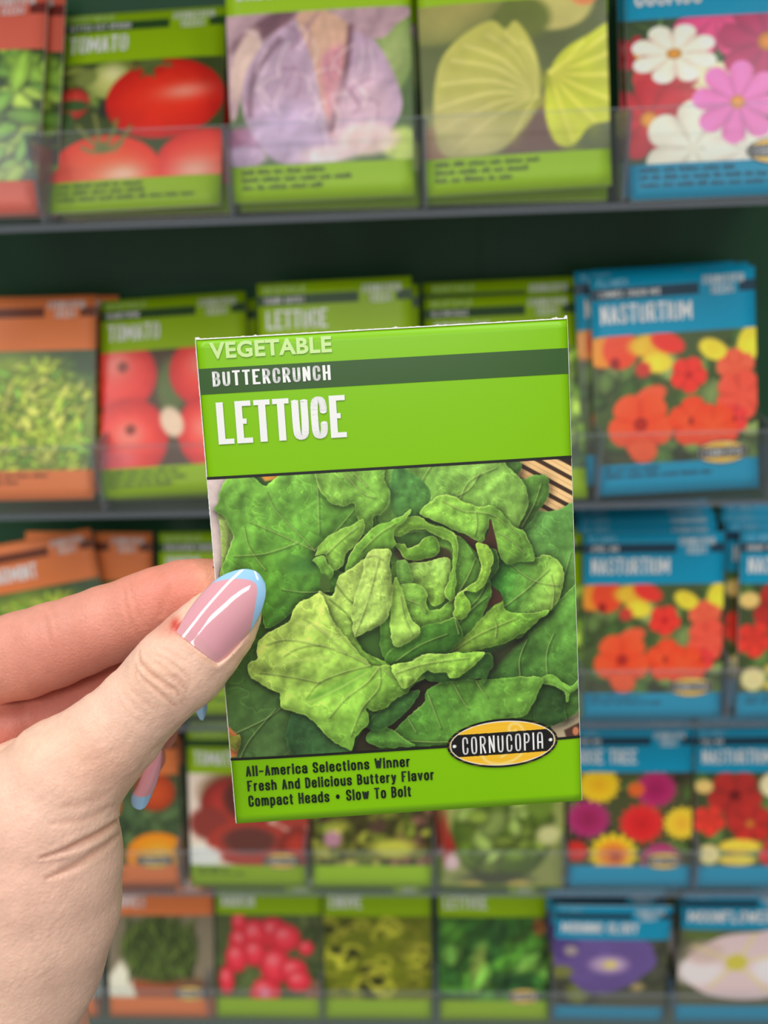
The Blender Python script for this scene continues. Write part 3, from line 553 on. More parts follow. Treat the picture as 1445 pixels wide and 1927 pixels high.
# ------------------------------------------------------------------ packets filed in the trays
# name: (kind key, title, variety, art, badge, col, row, dx, y, dz, lean, yaw, roll, small-print rows, label, [behind: (dx, y, dz, lean, roll, key)])
P = [
 ('herb_seed_packet', 'r', 'BASIL', 'ITALIAN', a_basil, 0, -1, 0, 0, .0045, .0075, 32, -.9, -.2, (.5, .6), 'orange-red herb packet with broad green leaves, far left of top tray', [(.0045, .014, .006, 30, 1, 'r')]),
 ('tomato_seed_packet', 'g2', 'TOMATO', 'BETTER BOY HYBRID', a_tomato, 0, 0, 0, -.0042, .0107, .0074, 38.3, -.8, -1.2, (.45, .55, .85), 'green tomato packet picturing large round red tomatoes, in the top tray', [(.002, .020, .004, 39, .5, 'g2'), (-.001, .030, .004, 40, -1, 'g2')]),
 ('cabbage_seed_packet', 'g', 'CABBAGE', '', a_redcab, 0, 1, 0, -.0022, .0053, .0087, 21.4, -.5, -.5, (.5, .58, .5), 'green cabbage packet picturing a big purple cabbage head', [(.001, .013, .004, 22, .5, 'g'), (.003, .022, .004, 24, .5, 'g')]),
 ('cabbage_seed_packet', 'g', 'CABBAGE', '', a_greencab, 0, 2, 0, -.0024, .0045, .0091, 21.9, .1, -1.4, (.6, .5, .42), 'green cabbage packet picturing two pale yellow-green cabbage heads', [(.000, .012, .004, 22, .5, 'g'), (.002, .020, .004, 23, .5, 'g')]),
 ('cosmos_seed_packet', 'b', 'COSMOS', '', a_cosmos, 1, 3, 0, .0011, .0045, .0035, 27.2, -.6, -.3, (.55, .95, .95), 'blue packet picturing white and pink cosmos flowers, top right', [(-.002, .013, .004, 27, .5, 'b')]),
 ('herb_seed_packet', 'o', '', '', a_herb, 0, -1, 1, -.0026, .0045, .0095, 29, 1, .4, (.6, .5), 'orange herb packet picturing tiny yellow-green leaves, left of second tray', [(.005, .022, .006, 28, 1, 'o')]),
 ('tomato_seed_packet', 'g2', 'TOMATO', 'BRANDYWINE', a_tomato2, 0, 0, 1, -.005, .0080, .0095, 32.8, .3, -2.2, (.5, .5, .4), 'green tomato packet picturing four dull red tomatoes, in the second tray', [(.002, .016, .004, 32, -1, 'g2')]),
 ('lettuce_seed_packet', 'g2', 'LETTUCE', 'GRAND RAPIDS', a_let1, 0, 1, 1, -.003, .0080, .0086, 22.7, -1, -1.2, (.5, .5, .4), 'green lettuce packet peeking above the held packet, in the second tray', [(.002, .016, .004, 23, 0, 'g2')]),
 ('lettuce_seed_packet', 'g2', 'SPINACH', 'BLOOMSDALE', a_let2, 0, 2, 1, -.002, .0045, .0035, 30.8, -.7, -1, (.5, .5, .4), 'green packet sunk low behind the held packet, left of the nasturtiums', [(.001, .014, .0085, 29, -.5, 'g2'), (.000, .022, .0075, 29, -1, 'g2')]),
 ('nasturtium_seed_packet', 'b', 'NASTURTIUM', 'SUMMER CHARM MIX', a_nast, 1, 3, 1, -.0021, .0042, .0066, 20, -.6, -2.3, (.4, .7), 'blue nasturtium packet with orange blooms, in the second tray at right', [(-.006, .013, .009, 22, -2, 'b'), (.003, .021, .008, 22, -1, 'b')]),
 ('herb_seed_packet', 'o', 'SPEARMINT', '', a_herb, 0, -1, 2, -.014, .0065, .006, 24, 3, -8, (.4, .5), 'orange herb packet leaning left above the index finger', [(.014, .017, .004, 25, 1.5, 'o')]),
 ('vegetable_seed_packet', 'g2', 'ONION', 'EVERGREEN BUNCHING', a_let2, 0, 0, 2, .006, .0045, .0085, 24, 1, 1, (.4, .5), 'green packet between the orange herb packets and the held packet', []),
 ('lettuce_seed_packet', 'g2', 'LETTUCE', '', a_let1, 0, 1, 2, .003, .0045, .0054, 25, -.5, -.3, (.4, .5), 'green lettuce packet hidden behind the held packet, third tray, left of centre', []),
 ('lettuce_seed_packet', 'g2', 'LETTUCE', '', a_let2, 0, 2, 2, .006, .0045, .004, 21.9, 1.5, 1.3, (.4, .5), 'green lettuce packet edge showing just right of the held packet, third tray', [(.001, .013, .004, 22, 1, 'g2')]),
 ('nasturtium_seed_packet', 'b', 'NASTURTIUM', 'JEWEL MIX', a_nast, 1, 3, 2, .0003, .0042, .0035, 20.1, .9, .7, (.4, .5), 'blue nasturtium packet with orange blooms, in the third tray at right', [(-.002, .012, .006, 20, .2, 'b'), (.001, .020, .008, 20, -.5, 'b'), (-.001, .028, .010, 19, .3, 'b'), (.001, .036, .010, 19, -.5, 'b')]),
 ('nasturtium_seed_packet', 'b', 'NASTURTIUM', 'DWARF MIX', a_nast_dark, 0, 4, 2, .0035, .0042, .0035, 18.7, 1.2, .3, (.4, .5), 'blue nasturtium packet with dark red blooms, right edge of third tray', [(-.005, .013, .006, 20, .2, 'b'), (-.004, .021, .008, 20, -.5, 'b'), (-.003, .030, .010, 19, .3, 'b')]),
 ('pepper_seed_packet', 'o', 'PEPPER', '', a_pepper, 1, -1, 3, .0016, .0045, .0037, 18.5, 2, 1.5, (.4, .5), 'orange packet picturing an orange-yellow fruit among dark leaves, beside the wrist', [(.002, .013, .004, 19, 0, 'o')]),
 ('tomato_seed_packet', 'g2', 'TOMATO', '', a_tom3, 1, 0, 3, .003, .0045, .0035, 19.5, 1, 1.5, (.3, .4), 'green packet picturing sliced dark red tomatoes on white, fourth tray', [(.001, .013, .004, 20, 0, 'g2')]),
 ('lettuce_seed_packet', 'g', 'LETTUCE', '', a_letmix, 0, 1, 3, .0012, .0045, .0035, 19.3, 1, 1, (), 'green packet picturing mixed lettuce with a purple bloom, fourth tray', [(.002, .013, .004, 20, -1, 'g2')]),
 ('lettuce_seed_packet', 'g2', 'LETTUCE', '', a_letfull, 0, 2, 3, .0031, .0045, .0035, 19.2, .5, .8, (), 'packet picturing one dark green lettuce head down to its foot, fourth tray', [(-.003, .013, .004, 20, -2, 'g2')]),
 ('zinnia_seed_packet', 'b', 'ROSE TREE', 'SPRING MIX', a_zinnia, 1, 3, 3, .0010, .0045, .0035, 19.5, .5, .5, (), 'blue packet picturing yellow, purple and red zinnias, fourth tray', [(.001, .013, .004, 20, 0, 'b')]),
 ('nasturtium_seed_packet', 'b', 'NASTURTIUM', 'TALL MIX', a_nast_dark, 0, 4, 3, -.0015, .0045, .0035, 19, -1, -1, (), 'blue packet with dark red and yellow nasturtiums, right end of fourth tray', [(.001, .014, .006, 19, 1, 'b'), (-.001, .024, .008, 19, 0, 'b')]),
 ('herb_seed_packet', 'o', '', '', a_grey, 0, -2, 4, .004, .0045, .0035, 22, 0, 0, (), 'pale grey-green pictured packet at the lower left beside the wrist', []),
 ('chive_seed_packet', 'o', 'CHIVES', '', a_chive, 1, -1, 4, .0051, .0045, .0035, 22.5, 1.5, 1.5, (), 'orange packet picturing a bushy dark green herb in a pot, bottom tray', []),
 ('radish_seed_packet', 'g2', 'RADISH', '', a_radish, 0, 0, 4, .0022, .0045, .0035, 23.5, 1.2, 1.5, (), 'green packet picturing a bunch of pinkish red radishes, bottom tray', []),
 ('lettuce_seed_packet', 'g2', 'ENDIVE', '', a_frisee, 0, 1, 4, -.0009, .0042, .0039, 22.5, 1, 1, (), 'green packet picturing frizzy yellow-green salad leaves, bottom tray', []),
 ('lettuce_seed_packet', 'g2', 'LETTUCE', '', a_let4, 1, 2, 4, .0003, .0042, .0037, 22.5, .2, 0, (), 'green packet picturing dark glossy lettuce leaves, bottom tray', [(.002, .013, .004, 22, 1, 'g2')]),
 ('flower_seed_packet', 'b', 'MORNING GLORY', '', a_glory, 0, 3, 4, -.0022, .0050, .0033, 6, -1, -.6, (), 'blue packet picturing a violet morning glory bloom, bottom tray', [(-.001, .013, .0034, 9, -.4, 'b'), (-.003, .021, .0034, 12, 0, 'b'), (-.003, .029, .0034, 15, 0, 'b')]),
 ('flower_seed_packet', 'b', 'MOONFLOWER', '', a_moon, 0, 4, 4, .0023, .0045, .0035, 13, .5, .5, (), 'blue packet picturing a large white flower with yellow centre, bottom right', [(.001, .013, .0034, 16, .6, 'b'), (.0, .024, .0034, 20, 0, 'b')]),
]
SHORT = ['broad-leaf herb packet, top tray', 'round red tomato packet, top tray', 'purple cabbage packet, top tray', 'pale cabbage packet, top tray', 'cosmos packet, top tray',
 'tiny-leaf herb packet, second tray', 'four-tomato packet, second tray', 'lettuce packet, second tray', 'sunken green packet, second tray', 'nasturtium packet, second tray',
 'tilted herb packet, third tray', '', '', 'rightmost green packet, third tray', 'orange-bloomed nasturtium packet, third tray', 'dark red nasturtium packet, third tray',
 'orange fruit packet, fourth tray', 'sliced tomato packet, fourth tray', 'mixed lettuce packet, fourth tray', 'single lettuce head packet, fourth tray', 'zinnia packet, fourth tray', 'dark nasturtium packet, fourth tray',
 '', '', '', '', 'dark lettuce packet, bottom tray', 'violet morning glory packet, bottom tray', 'large white flower packet, bottom tray']
KW = {'g': 'VEGETABLE', 'g2': 'VEGETABLE', 'o': '', 'b': 'FLOWER', 'r': ''}
CN = {'g': 'green', 'g2': 'green', 'o': 'orange', 'b': 'blue', 'r': 'orange-red'}
for k, (nm, key, title, sub, art, bdg, i, j, dx, y, dz, th, yaw, roll, rows, label, beh) in enumerate(P):
    o = packet_body(nm, key); o.matrix_world = pose((i+.5)*CW+dx, y, ZB-j*RP+dz, th, yaw, roll)
    tag(o, label, 'seed packet', f'seed packets in the {ORD[j]} tray')
    header(o, key, title, sub, KW[key], corner=True, tw=5.0 if title in ('MOONFLOWER',) else None)
    picture(o, art, v1=0.985 if art is a_letfull else PV, step=0.6 if j < 2 else 0.8)
    if bdg: badge(o)
    if rows: blurb(o, key, rows, k)
    proto = None
    for b, (bx, by, bz, bth, broll, bkey) in enumerate(beh):
        if proto is None:
            q = packet_body(nm, bkey); header(q, bkey, title, '', KW[bkey], corner=True); picture(q, art, step=2.0); proto = q
        else:
            q = proto.copy(); COL.objects.link(q)
            for ch in proto.children:
                c = ch.copy(); COL.objects.link(c); c.parent = q
        q.matrix_world = pose((i+.5)*CW+dx+bx, by, ZB-j*RP+bz, bth, 0, broll)
        lead = label.split(',')[0]
        pos = ['directly behind', 'second behind', 'third behind', 'fourth behind'][b]
        tag(q, f'{CN[bkey]} packet filed {pos} the {SHORT[k]}', 'seed packet', f'seed packets in the {ORD[j]} tray')
# ------------------------------------------------------------------ the held lettuce packet
HR = np.array([[0.99806839, 0.05804511, -0.0221417], [-0.06019189, 0.99172448, -0.11339971], [0.01537617, 0.11451342, 0.9933027]])
HT = np.array([2.80997, 15.46393, 177.65508])
def cdir(v): return CR*v[0]+CD*v[1]+CF*v[2]
hU = cdir(HR[:, 0]); hV = -cdir(HR[:, 1]); hN = cdir(HR[:, 2])
hb = W3(*(HT+HR[:, 1]*PH/2))                 # bottom centre of the packet
hM = Matrix([[hU[0], hN[0], hV[0], hb[0]], [hU[1], hN[1], hV[1], hb[1]], [hU[2], hN[2], hV[2], hb[2]], [0, 0, 0, 1]])
HC['h'] = mat('bright_lime_print', (134, 198, 0), 0.36, 0.35); BC['h'] = mat('held_dark_green_band', (56, 92, 40), 0.36, 0.35)
hero = packet_body('lettuce_seed_packet', 'h', (41, 55)); hero.matrix_world = hM
tag(hero, 'sharp bright green lettuce seed packet held between thumb and finger', 'seed packet')
# photograph coordinates of a place on the packet, used only to lay out the printed picture
def hpx(x, y):                               # x mm from left, y mm from top
    P = HT[:, None]+HR[:, :1]*(x.ravel()-PW/2)+HR[:, 1:2]*(y.ravel()-PH/2)
    return (722.5+FPX*P[0]/P[2]).reshape(x.shape), (963.5+FPX*P[1]/P[2]).reshape(x.shape)
nm = panel('variety_band', -PW/2, PW/2, vz(B1), vz(B0), BC['h'], hero, 0.08, 41, 7)
def invh(px, py):                            # pixel -> mm on packet (left, top)
    d = np.array([(px-722.5)/FPX, (py-963.5)/FPX, 1.0]); n = HR[:, 2]; t = (HT@n)/(d@n); q = d*t-HT
    return q@HR[:, 0]+PW/2, q@HR[:, 1]+PH/2
class Leafy(Canvas):
    def leaf(s, pts, c0, c1, g=None, rim=0.55, crum=0.32, sh=0.5, veins=(), wob=3.2, seed=0, scale=34, rimw=1.3, vc=(190, 215, 130), va=0.45):
        P = smooth_poly(pts, 4); m = 16
        I = s.box(P[:, 0].min()-m, P[:, 1].min()-m, P[:, 0].max()+m, P[:, 1].max()+m)
        x = s.x[I]; y = s.y[I]
        d = poly_sdf(x, y, P)+wob*2*fbm(x, y, 40+seed, 13, 4)
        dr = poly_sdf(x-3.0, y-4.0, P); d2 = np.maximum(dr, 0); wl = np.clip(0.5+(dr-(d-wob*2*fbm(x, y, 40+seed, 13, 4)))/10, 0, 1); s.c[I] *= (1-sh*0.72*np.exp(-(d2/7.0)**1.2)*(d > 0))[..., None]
        if g is None: g = (P[:, 0].min(), P[:, 1].min(), P[:, 0].max(), P[:, 1].max())
        gx, gy = g[2]-g[0], g[3]-g[1]; t = np.clip(((x-g[0])*gx+(y-g[1])*gy)/(gx*gx+gy*gy), 0, 1)[..., None]
        C = np.asarray(c0, float)*(1-t)+np.asarray(c1, float)*t
        e = scale*0.10
        r = fbm(x+e, y+e, seed+7, scale, 4)-fbm(x-e, y-e, seed+7, scale, 4)
        C = C*np.clip(1+crum*2.6*r, 0.6, 1.4)[..., None]
        n2 = fbm(x+r*60, y+r*40, seed+50, scale*0.55, 2); C = C*(1+0.16*np.exp(-(n2/0.022)**2)-0.07*np.exp(-((n2-0.035)/0.02)**2))[..., None]
        C = C*(1+0.30*fbm(x, y, seed+90, scale*2.2, 2))[..., None]
        C = C*(1+0.12*fbm(x, y, seed+21, 6, 3))[..., None]
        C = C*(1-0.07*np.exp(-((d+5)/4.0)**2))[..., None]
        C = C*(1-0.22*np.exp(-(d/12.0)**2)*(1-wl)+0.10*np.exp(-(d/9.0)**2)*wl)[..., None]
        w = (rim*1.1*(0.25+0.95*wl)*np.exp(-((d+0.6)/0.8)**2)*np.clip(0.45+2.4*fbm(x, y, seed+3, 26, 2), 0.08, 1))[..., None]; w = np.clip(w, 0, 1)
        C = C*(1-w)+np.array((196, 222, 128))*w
        for V_ in veins:
            Q = smooth_poly(V_, 4, False) if len(V_) > 2 else np.asarray(V_, float); a = np.zeros(x.shape); b = np.zeros(x.shape)
            for i in range(len(Q)-1):
                ww = 1.3*(1-0.6*i/len(Q)); dd = seg_dist(x, y, Q[i], Q[i+1]); a = np.maximum(a, np.exp(-(dd/ww)**2)); b = np.maximum(b, np.exp(-(seg_dist(x-2.2, y-2.2, Q[i], Q[i+1])/2.4)**2))
            C = C*(1-0.22*b)[..., None]; a = (a*va)[..., None]; C = C*(1-a)+np.array(vc)*a
        s.blend(I, C, np.clip(0.5-d/1.3, 0, 1))
    def gap(s, pts, col=(52, 40, 28), soft=4): s.poly(pts, col, soft, 4)
step = 0.145
nx = int(PW/step)+1; v0, v1 = HV+0.0025, PV; ny = int(PH*(v1-v0)/step)+1
X, Y = np.meshgrid(np.linspace(0, PW, nx), np.linspace(PH*v0, PH*v1, ny))
PX, PY = hpx(X, Y)
c = Leafy(PX, PY, (58, 96, 40), 1.2)
# table, cloth and slats round the pictured lettuce
c.poly([(380, 860), (480, 860), (450, 920), (440, 1110), (400, 1110)], (196, 190, 186)); I = c.box(380, 860, 460, 1110); c.c[I] *= (1+.12*fbm(PX[I], PY[I], 5, 9))[..., None]
c.poly([(470, 870), (560, 870), (520, 902), (500, 905)], (204, 150, 66), 3)
c.poly([(940, 840), (1090, 840), (1090, 985), (1000, 985)], (60, 44, 30))
for k in range(6):
    y0 = 838+k*27; c.poly([(960, y0-22), (1090, y0+48), (1090, y0+66), (960, y0-4)], (206, 176, 116), 1.5, col2=(226, 200, 144)); c.line([(960, y0-13), (1090, y0+57)], 1.0, (166, 132, 78), .5, smooth=0)
c.poly([(1000, 840), (1090, 840), (1090, 880), (1060, 868), (1010, 850)], (40, 32, 26), 6, 3)
c.poly([(1030, 1330), (1095, 1290), (1095, 1400), (1040, 1400)], (160, 156, 126), 2); c.poly([(1060, 1372), (1095, 1355), (1095, 1392), (1066, 1392)], (70, 50, 40), 4); c.ell(1082, 1374, 6, 8, (176, 116, 80), soft=3)
# outer leaves, back to front
D1, D2, M1, M2, L1, L2 = (56, 100, 40), (72, 122, 48), (92, 150, 52), (112, 170, 62), (138, 190, 74), (168, 206, 96)
c.leaf([(415, 1070), (560, 1080), (640, 1200), (560, 1340), (640, 1425), (540, 1430), (430, 1430), (425, 1300)], (70, 118, 44), (76, 112, 60), (420, 1090, 520, 1420), .3, .3, .3, [[(440, 1380), (500, 1350), (530, 1328)], [(450, 1430), (470, 1390), (520, 1330)]], seed=1, scale=60)
c.poly([(425, 1360), (446, 1380), (452, 1400), (446, 1422), (425, 1425)], (206, 130, 70), 3); c.leaf([(424, 1378), (440, 1385), (452, 1380), (452, 1400), (444, 1412), (430, 1398)], (140, 150, 60), (120, 130, 50), rim=.3, seed=2)
c.leaf([(560, 1330), (640, 1370), (700, 1430), (600, 1432), (540, 1400)], (52, 92, 52), (58, 100, 50), rim=.25, seed=3)
c.leaf([(965, 962), (1010, 960), (1045, 960), (1090, 955), (1100, 1120), (1090, 1290), (1040, 1300), (960, 1200), (960, 1060)], (84, 138, 66), (96, 148, 62), (980, 960, 1060, 1250), .4, .35, .5, [[(1040, 1240), (1050, 1130), (1072, 1040)]], seed=4, scale=46)
c.leaf([(935, 855), (962, 860), (979, 872), (978, 884), (970, 893), (953, 890)], (72, 118, 50), (80, 126, 54), seed=5)
c.leaf([(968, 896), (985, 901), (1005, 893), (1022, 893), (1032, 905), (1030, 932), (1013, 958), (994, 985), (972, 1000), (955, 960)], (86, 134, 54), (72, 118, 48), seed=6, veins=[[(980, 990), (1002, 950), (1016, 910)]])
c.leaf([(905, 1205), (960, 1180), (1010, 1160), (1060, 1120), (1100, 1100), (1100, 1300), (1060, 1350), (980, 1300), (920, 1270)], (60, 104, 44), (84, 138, 56), (930, 1260, 1075, 1180), .35, .35, .5, [[(980, 1290), (975, 1240), (990, 1200)], [(1030, 1290), (1026, 1230), (1040, 1190)]], seed=7, scale=44)
c.gap([(915, 1230), (990, 1195), (960, 1225), (925, 1262), (905, 1285)], (48, 56, 34), 10)
c.leaf([(1012, 1288), (1040, 1280), (1062, 1305), (1060, 1330), (1064, 1352), (1040, 1362), (1008, 1362), (1000, 1330)], (44, 78, 36), (52, 90, 42), rim=.2, seed=8)
c.leaf([(1014, 1280), (1028, 1266), (1046, 1272), (1070, 1290), (1088, 1276), (1092, 1292), (1072, 1302), (1066, 1318), (1060, 1300), (1040, 1288)], (110, 166, 66), (92, 146, 56), seed=9)
c.gap([(660, 1420), (690, 1360), (730, 1320), (790, 1280), (830, 1270), (900, 1272), (880, 1300), (800, 1340), (740, 1390), (700, 1410)], (48, 46, 30), 4)
c.leaf([(735, 1392), (760, 1350), (795, 1322), (803, 1294), (850, 1276), (900, 1275), (950, 1272), (1000, 1270), (1020, 1274), (1014, 1296), (987, 1342), (940, 1352), (870, 1386), (800, 1400)], (70, 124, 46), (104, 162, 62), (760, 1300, 980, 1360), .5, .4, .4, [[(803, 1300), (818, 1340), (828, 1366)], [(850, 1280), (866, 1310), (880, 1330)], [(768, 1350), (782, 1374)], [(894, 1278), (905, 1296), (915, 1308)], [(740, 1388), (840, 1392), (930, 1370)]], seed=10, scale=40)
c.leaf([(690, 1390), (700, 1368), (722, 1362), (760, 1385), (780, 1400), (720, 1402)], (74, 128, 50), (88, 144, 56), seed=11)
c.leaf([(690, 1362), (705, 1340), (740, 1312), (776, 1296), (790, 1300), (760, 1340), (735, 1360), (712, 1372)], (50, 92, 44), (66, 116, 50), rim=.25, seed=12)
# top and left
c.leaf([(590, 870), (700, 860), (850, 845), (930, 848), (945, 860), (958, 884), (985, 908), (993, 936), (990, 958), (974, 986), (960, 1010), (900, 985), (850, 950), (800, 960), (775, 985), (735, 975), (700, 1000), (640, 960)], (104, 160, 66), (124, 178, 78), (700, 990, 900, 870), .55, .42, .5, [[(776, 970), (790, 910), (815, 868)], [(700, 985), (720, 930), (718, 872)], [(860, 950), (880, 905), (930, 880)], [(840, 940), (880, 920), (900, 890)]], seed=13, scale=38)
c.leaf([(735, 960), (735, 900), (750, 880), (790, 900), (810, 930), (800, 960), (770, 985), (750, 975)], (66, 118, 58), (84, 140, 60), rim=0, sh=0, seed=14, crum=.4)
c.leaf([(410, 962), (426, 975), (438, 1000), (437, 1015), (428, 1045), (424, 1075), (414, 1090), (418, 1040), (416, 1005)], (158, 192, 104), (146, 186, 84), rim=.3, seed=15)
c.leaf([(402, 957), (412, 945), (414, 925), (424, 905), (440, 884), (470, 882), (478, 895), (500, 914), (512, 905), (545, 882), (597, 868), (612, 900), (640, 940), (668, 938), (690, 962), (705, 970), (700, 1000), (640, 1010), (600, 1035), (600, 1060), (648, 1075), (660, 1100), (620, 1112), (590, 1118), (560, 1140), (540, 1160), (500, 1180), (490, 1120), (460, 1075), (422, 1085), (424, 1050), (437, 1014), (436, 1000), (426, 975), (414, 966)],
       (108, 168, 64), (74, 130, 46), (450, 900, 540, 1150), .5, .4, .6,
       [[(594, 1035), (560, 1000), (520, 960), (502, 925)], [(594, 1035), (540, 1010), (470, 980)], [(597, 882), (599, 940), (601, 1000)], [(620, 1110), (570, 1112), (530, 1106)], [(594, 1032), (630, 1000), (668, 955)], [(500, 1070), (470, 1030), (460, 990)], [(560, 1020), (500, 1040), (440, 1045)]], seed=16, scale=44)
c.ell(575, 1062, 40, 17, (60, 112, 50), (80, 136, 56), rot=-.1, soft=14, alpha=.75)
c.leaf([(597, 872), (660, 870), (718, 868), (722, 900), (734, 928), (730, 952), (718, 966), (704, 972), (698, 1000), (688, 1012), (676, 985), (668, 955), (662, 946), (640, 951), (616, 940), (601, 915)], (122, 178, 72), (106, 162, 62), rim=.7, seed=18, veins=[[(640, 880), (680, 925), (705, 935)], [(662, 885), (690, 915)]], crum=.36)
c.leaf([(592, 1044), (612, 1012), (640, 995), (664, 985), (684, 974), (684, 1003), (668, 1024), (652, 1040), (646, 1060), (632, 1072), (624, 1066), (616, 1050), (610, 1042)], (136, 192, 76), (122, 178, 70), rim=.7, seed=19, veins=[[(615, 1040), (640, 1015), (672, 990)]])
c.leaf([(587, 1052), (610, 1044), (618, 1060), (628, 1074), (618, 1090), (606, 1080), (600, 1062)], (112, 170, 66), (96, 150, 56), seed=20)
# right side
c.leaf([(935, 1034), (969, 1030), (1003, 1048), (1020, 1042), (1034, 1044), (1053, 1058), (1060, 1085), (1054, 1113), (1035, 1146), (1003, 1168), (970, 1200), (945, 1150), (940, 1113), (919, 1095), (925, 1060)], (48, 106, 38), (140, 192, 82), (940, 1080, 1040, 1100), .6, .4, .6, [[(945, 1140), (985, 1110), (1030, 1070)], [(1036, 1145), (1040, 1110), (1034, 1080)], [(960, 1060), (1000, 1090), (1048, 1100)]], seed=21, scale=42)
c.leaf([(830, 1232), (845, 1216), (877, 1186), (903, 1160), (940, 1127), (950, 1145), (975, 1152), (1003, 1150), (1034, 1146), (1003, 1172), (971, 1196), (924, 1215), (887, 1224), (862, 1228)], (140, 194, 72), (106, 162, 58), (870, 1180, 960, 1220), .6, .36, .6, [[(850, 1222), (900, 1190), (970, 1160)], [(930, 1195), (932, 1175), (926, 1160)]], seed=22)
c.leaf([(790, 965), (814, 939), (832, 929), (853, 932), (877, 947), (904, 951), (924, 950), (948, 968), (966, 990), (985, 1000), (1000, 1030), (1004, 1055), (975, 1054), (950, 1060), (935, 1036), (929, 1008), (921, 976), (914, 1000), (903, 1020), (882, 1008), (853, 997), (827, 984)], (126, 182, 70), (104, 160, 62), (830, 930, 960, 1060), .7, .42, .6, [[(830, 940), (870, 960), (893, 962), (930, 970), (975, 1010)], [(893, 962), (895, 985), (891, 1004)], [(935, 1000), (960, 1015), (985, 1040)]], seed=23)
c.gap([(850, 1001), (880, 1008), (903, 1020), (916, 1002), (920, 976), (930, 1006), (935, 1038), (926, 1060), (912, 1085), (935, 1110), (944, 1128), (920, 1140), (900, 1160), (905, 1100), (925, 1052), (905, 1022), (893, 1040), (872, 1012)], (66, 46, 34), 2)
c.leaf([(918, 1030), (932, 1034), (937, 1056), (930, 1076), (918, 1086), (924, 1056)], (76, 130, 50), (64, 112, 44), seed=24)
# the heart
c.leaf([(735, 1010), (760, 985), (800, 980), (860, 1005), (895, 1040), (920, 1090), (918, 1130), (900, 1165), (866, 1200), (830, 1230), (760, 1240), (720, 1230), (715, 1150), (735, 1080)], (104, 160, 62), (76, 134, 48), (780, 1000, 880, 1200), .2, .4, .4, [[(866, 1190), (850, 1160), (830, 1145)], [(870, 1150), (900, 1120), (912, 1095)], [(862, 1170), (890, 1140), (915, 1120)]], seed=25)
c.gap([(743, 1030), (790, 1026), (840, 1030), (848, 1046), (844, 1056), (800, 1060), (752, 1054)], (72, 70, 40), 6)
c.leaf([(742, 1004), (765, 999), (798, 997), (820, 1000), (812, 1010), (790, 1024), (768, 1028), (752, 1020)], (84, 138, 56), (70, 120, 46), seed=26)
c.leaf([(740, 1020), (760, 1022), (767, 1030), (790, 1020), (800, 1010), (818, 1008), (826, 1030), (822, 1042), (808, 1048), (785, 1053), (762, 1050), (750, 1034)], (122, 178, 62), (92, 148, 50), rim=.8, seed=27)
c.leaf([(748, 1080), (766, 1060), (790, 1056), (820, 1050), (845, 1050), (846, 1098), (838, 1122), (818, 1140), (805, 1128), (796, 1104), (780, 1096), (752, 1100)], (140, 188, 88), (126, 180, 66), (800, 1060, 800, 1130), rim=.6, seed=28, crum=.4, scale=24)
c.leaf([(745, 1056), (762, 1052), (770, 1070), (775, 1090), (760, 1096), (748, 1092)], (108, 160, 72), (96, 150, 60), seed=29)
c.leaf([(743, 1106), (766, 1096), (787, 1098), (803, 1114), (802, 1134), (809, 1147), (826, 1142), (842, 1130), (856, 1124), (856, 1156), (835, 1168), (819, 1172), (800, 1176), (787, 1174), (770, 1156), (756, 1139)], (128, 184, 76), (104, 160, 58), (760, 1100, 830, 1170), rim=.8, seed=30, scale=22, veins=[[(760, 1125), (790, 1135), (800, 1150)]])
c.leaf([(858, 1014), (880, 1026), (896, 1052), (901, 1078), (895, 1094), (878, 1102), (866, 1118), (856, 1122), (854, 1090), (862, 1050)], (96, 150, 60), (84, 138, 48), rim=.5, seed=31, veins=[[(860, 1115), (880, 1080), (892, 1050)]])
c.leaf([(740, 1000), (760, 976), (790, 972), (810, 985), (830, 990), (852, 1002), (861, 1022), (858, 1060), (854, 1120), (843, 1126), (836, 1110), (846, 1080), (850, 1040), (846, 1020), (822, 1006), (800, 996), (775, 996), (752, 1008)], (122, 178, 64), (110, 166, 60), rim=.85, seed=32, crum=.25)
c.leaf([(895, 1026), (902, 1021), (914, 1022), (921, 1031), (926, 1052), (921, 1076), (908, 1100), (893, 1112), (875, 1110), (872, 1116), (882, 1130), (883, 1142), (876, 1156), (866, 1162), (852, 1158), (854, 1138), (858, 1118), (877, 1102), (896, 1088), (903, 1064)], (142, 196, 72), (122, 180, 62), (910, 1030, 860, 1160), rim=.85, seed=33, crum=.3, scale=24)
c.leaf([(725, 1250), (728, 1225), (745, 1212), (768, 1205), (785, 1194), (790, 1180), (802, 1174), (830, 1168), (853, 1158), (864, 1174), (868, 1195), (845, 1223), (815, 1234), (793, 1234), (765, 1246), (740, 1254)], (82, 142, 50), (62, 116, 40), (760, 1190, 800, 1240), rim=.75, seed=34, veins=[[(855, 1165), (862, 1190)], [(745, 1240), (790, 1210), (840, 1190)]])
c.leaf([(742, 1085), (756, 1110), (764, 1135), (772, 1160), (789, 1178), (786, 1194), (768, 1206), (748, 1214), (736, 1200), (734, 1150)], (132, 184, 72), (146, 194, 88), rim=.6, seed=35, veins=[[(752, 1120), (760, 1160), (775, 1190)]])
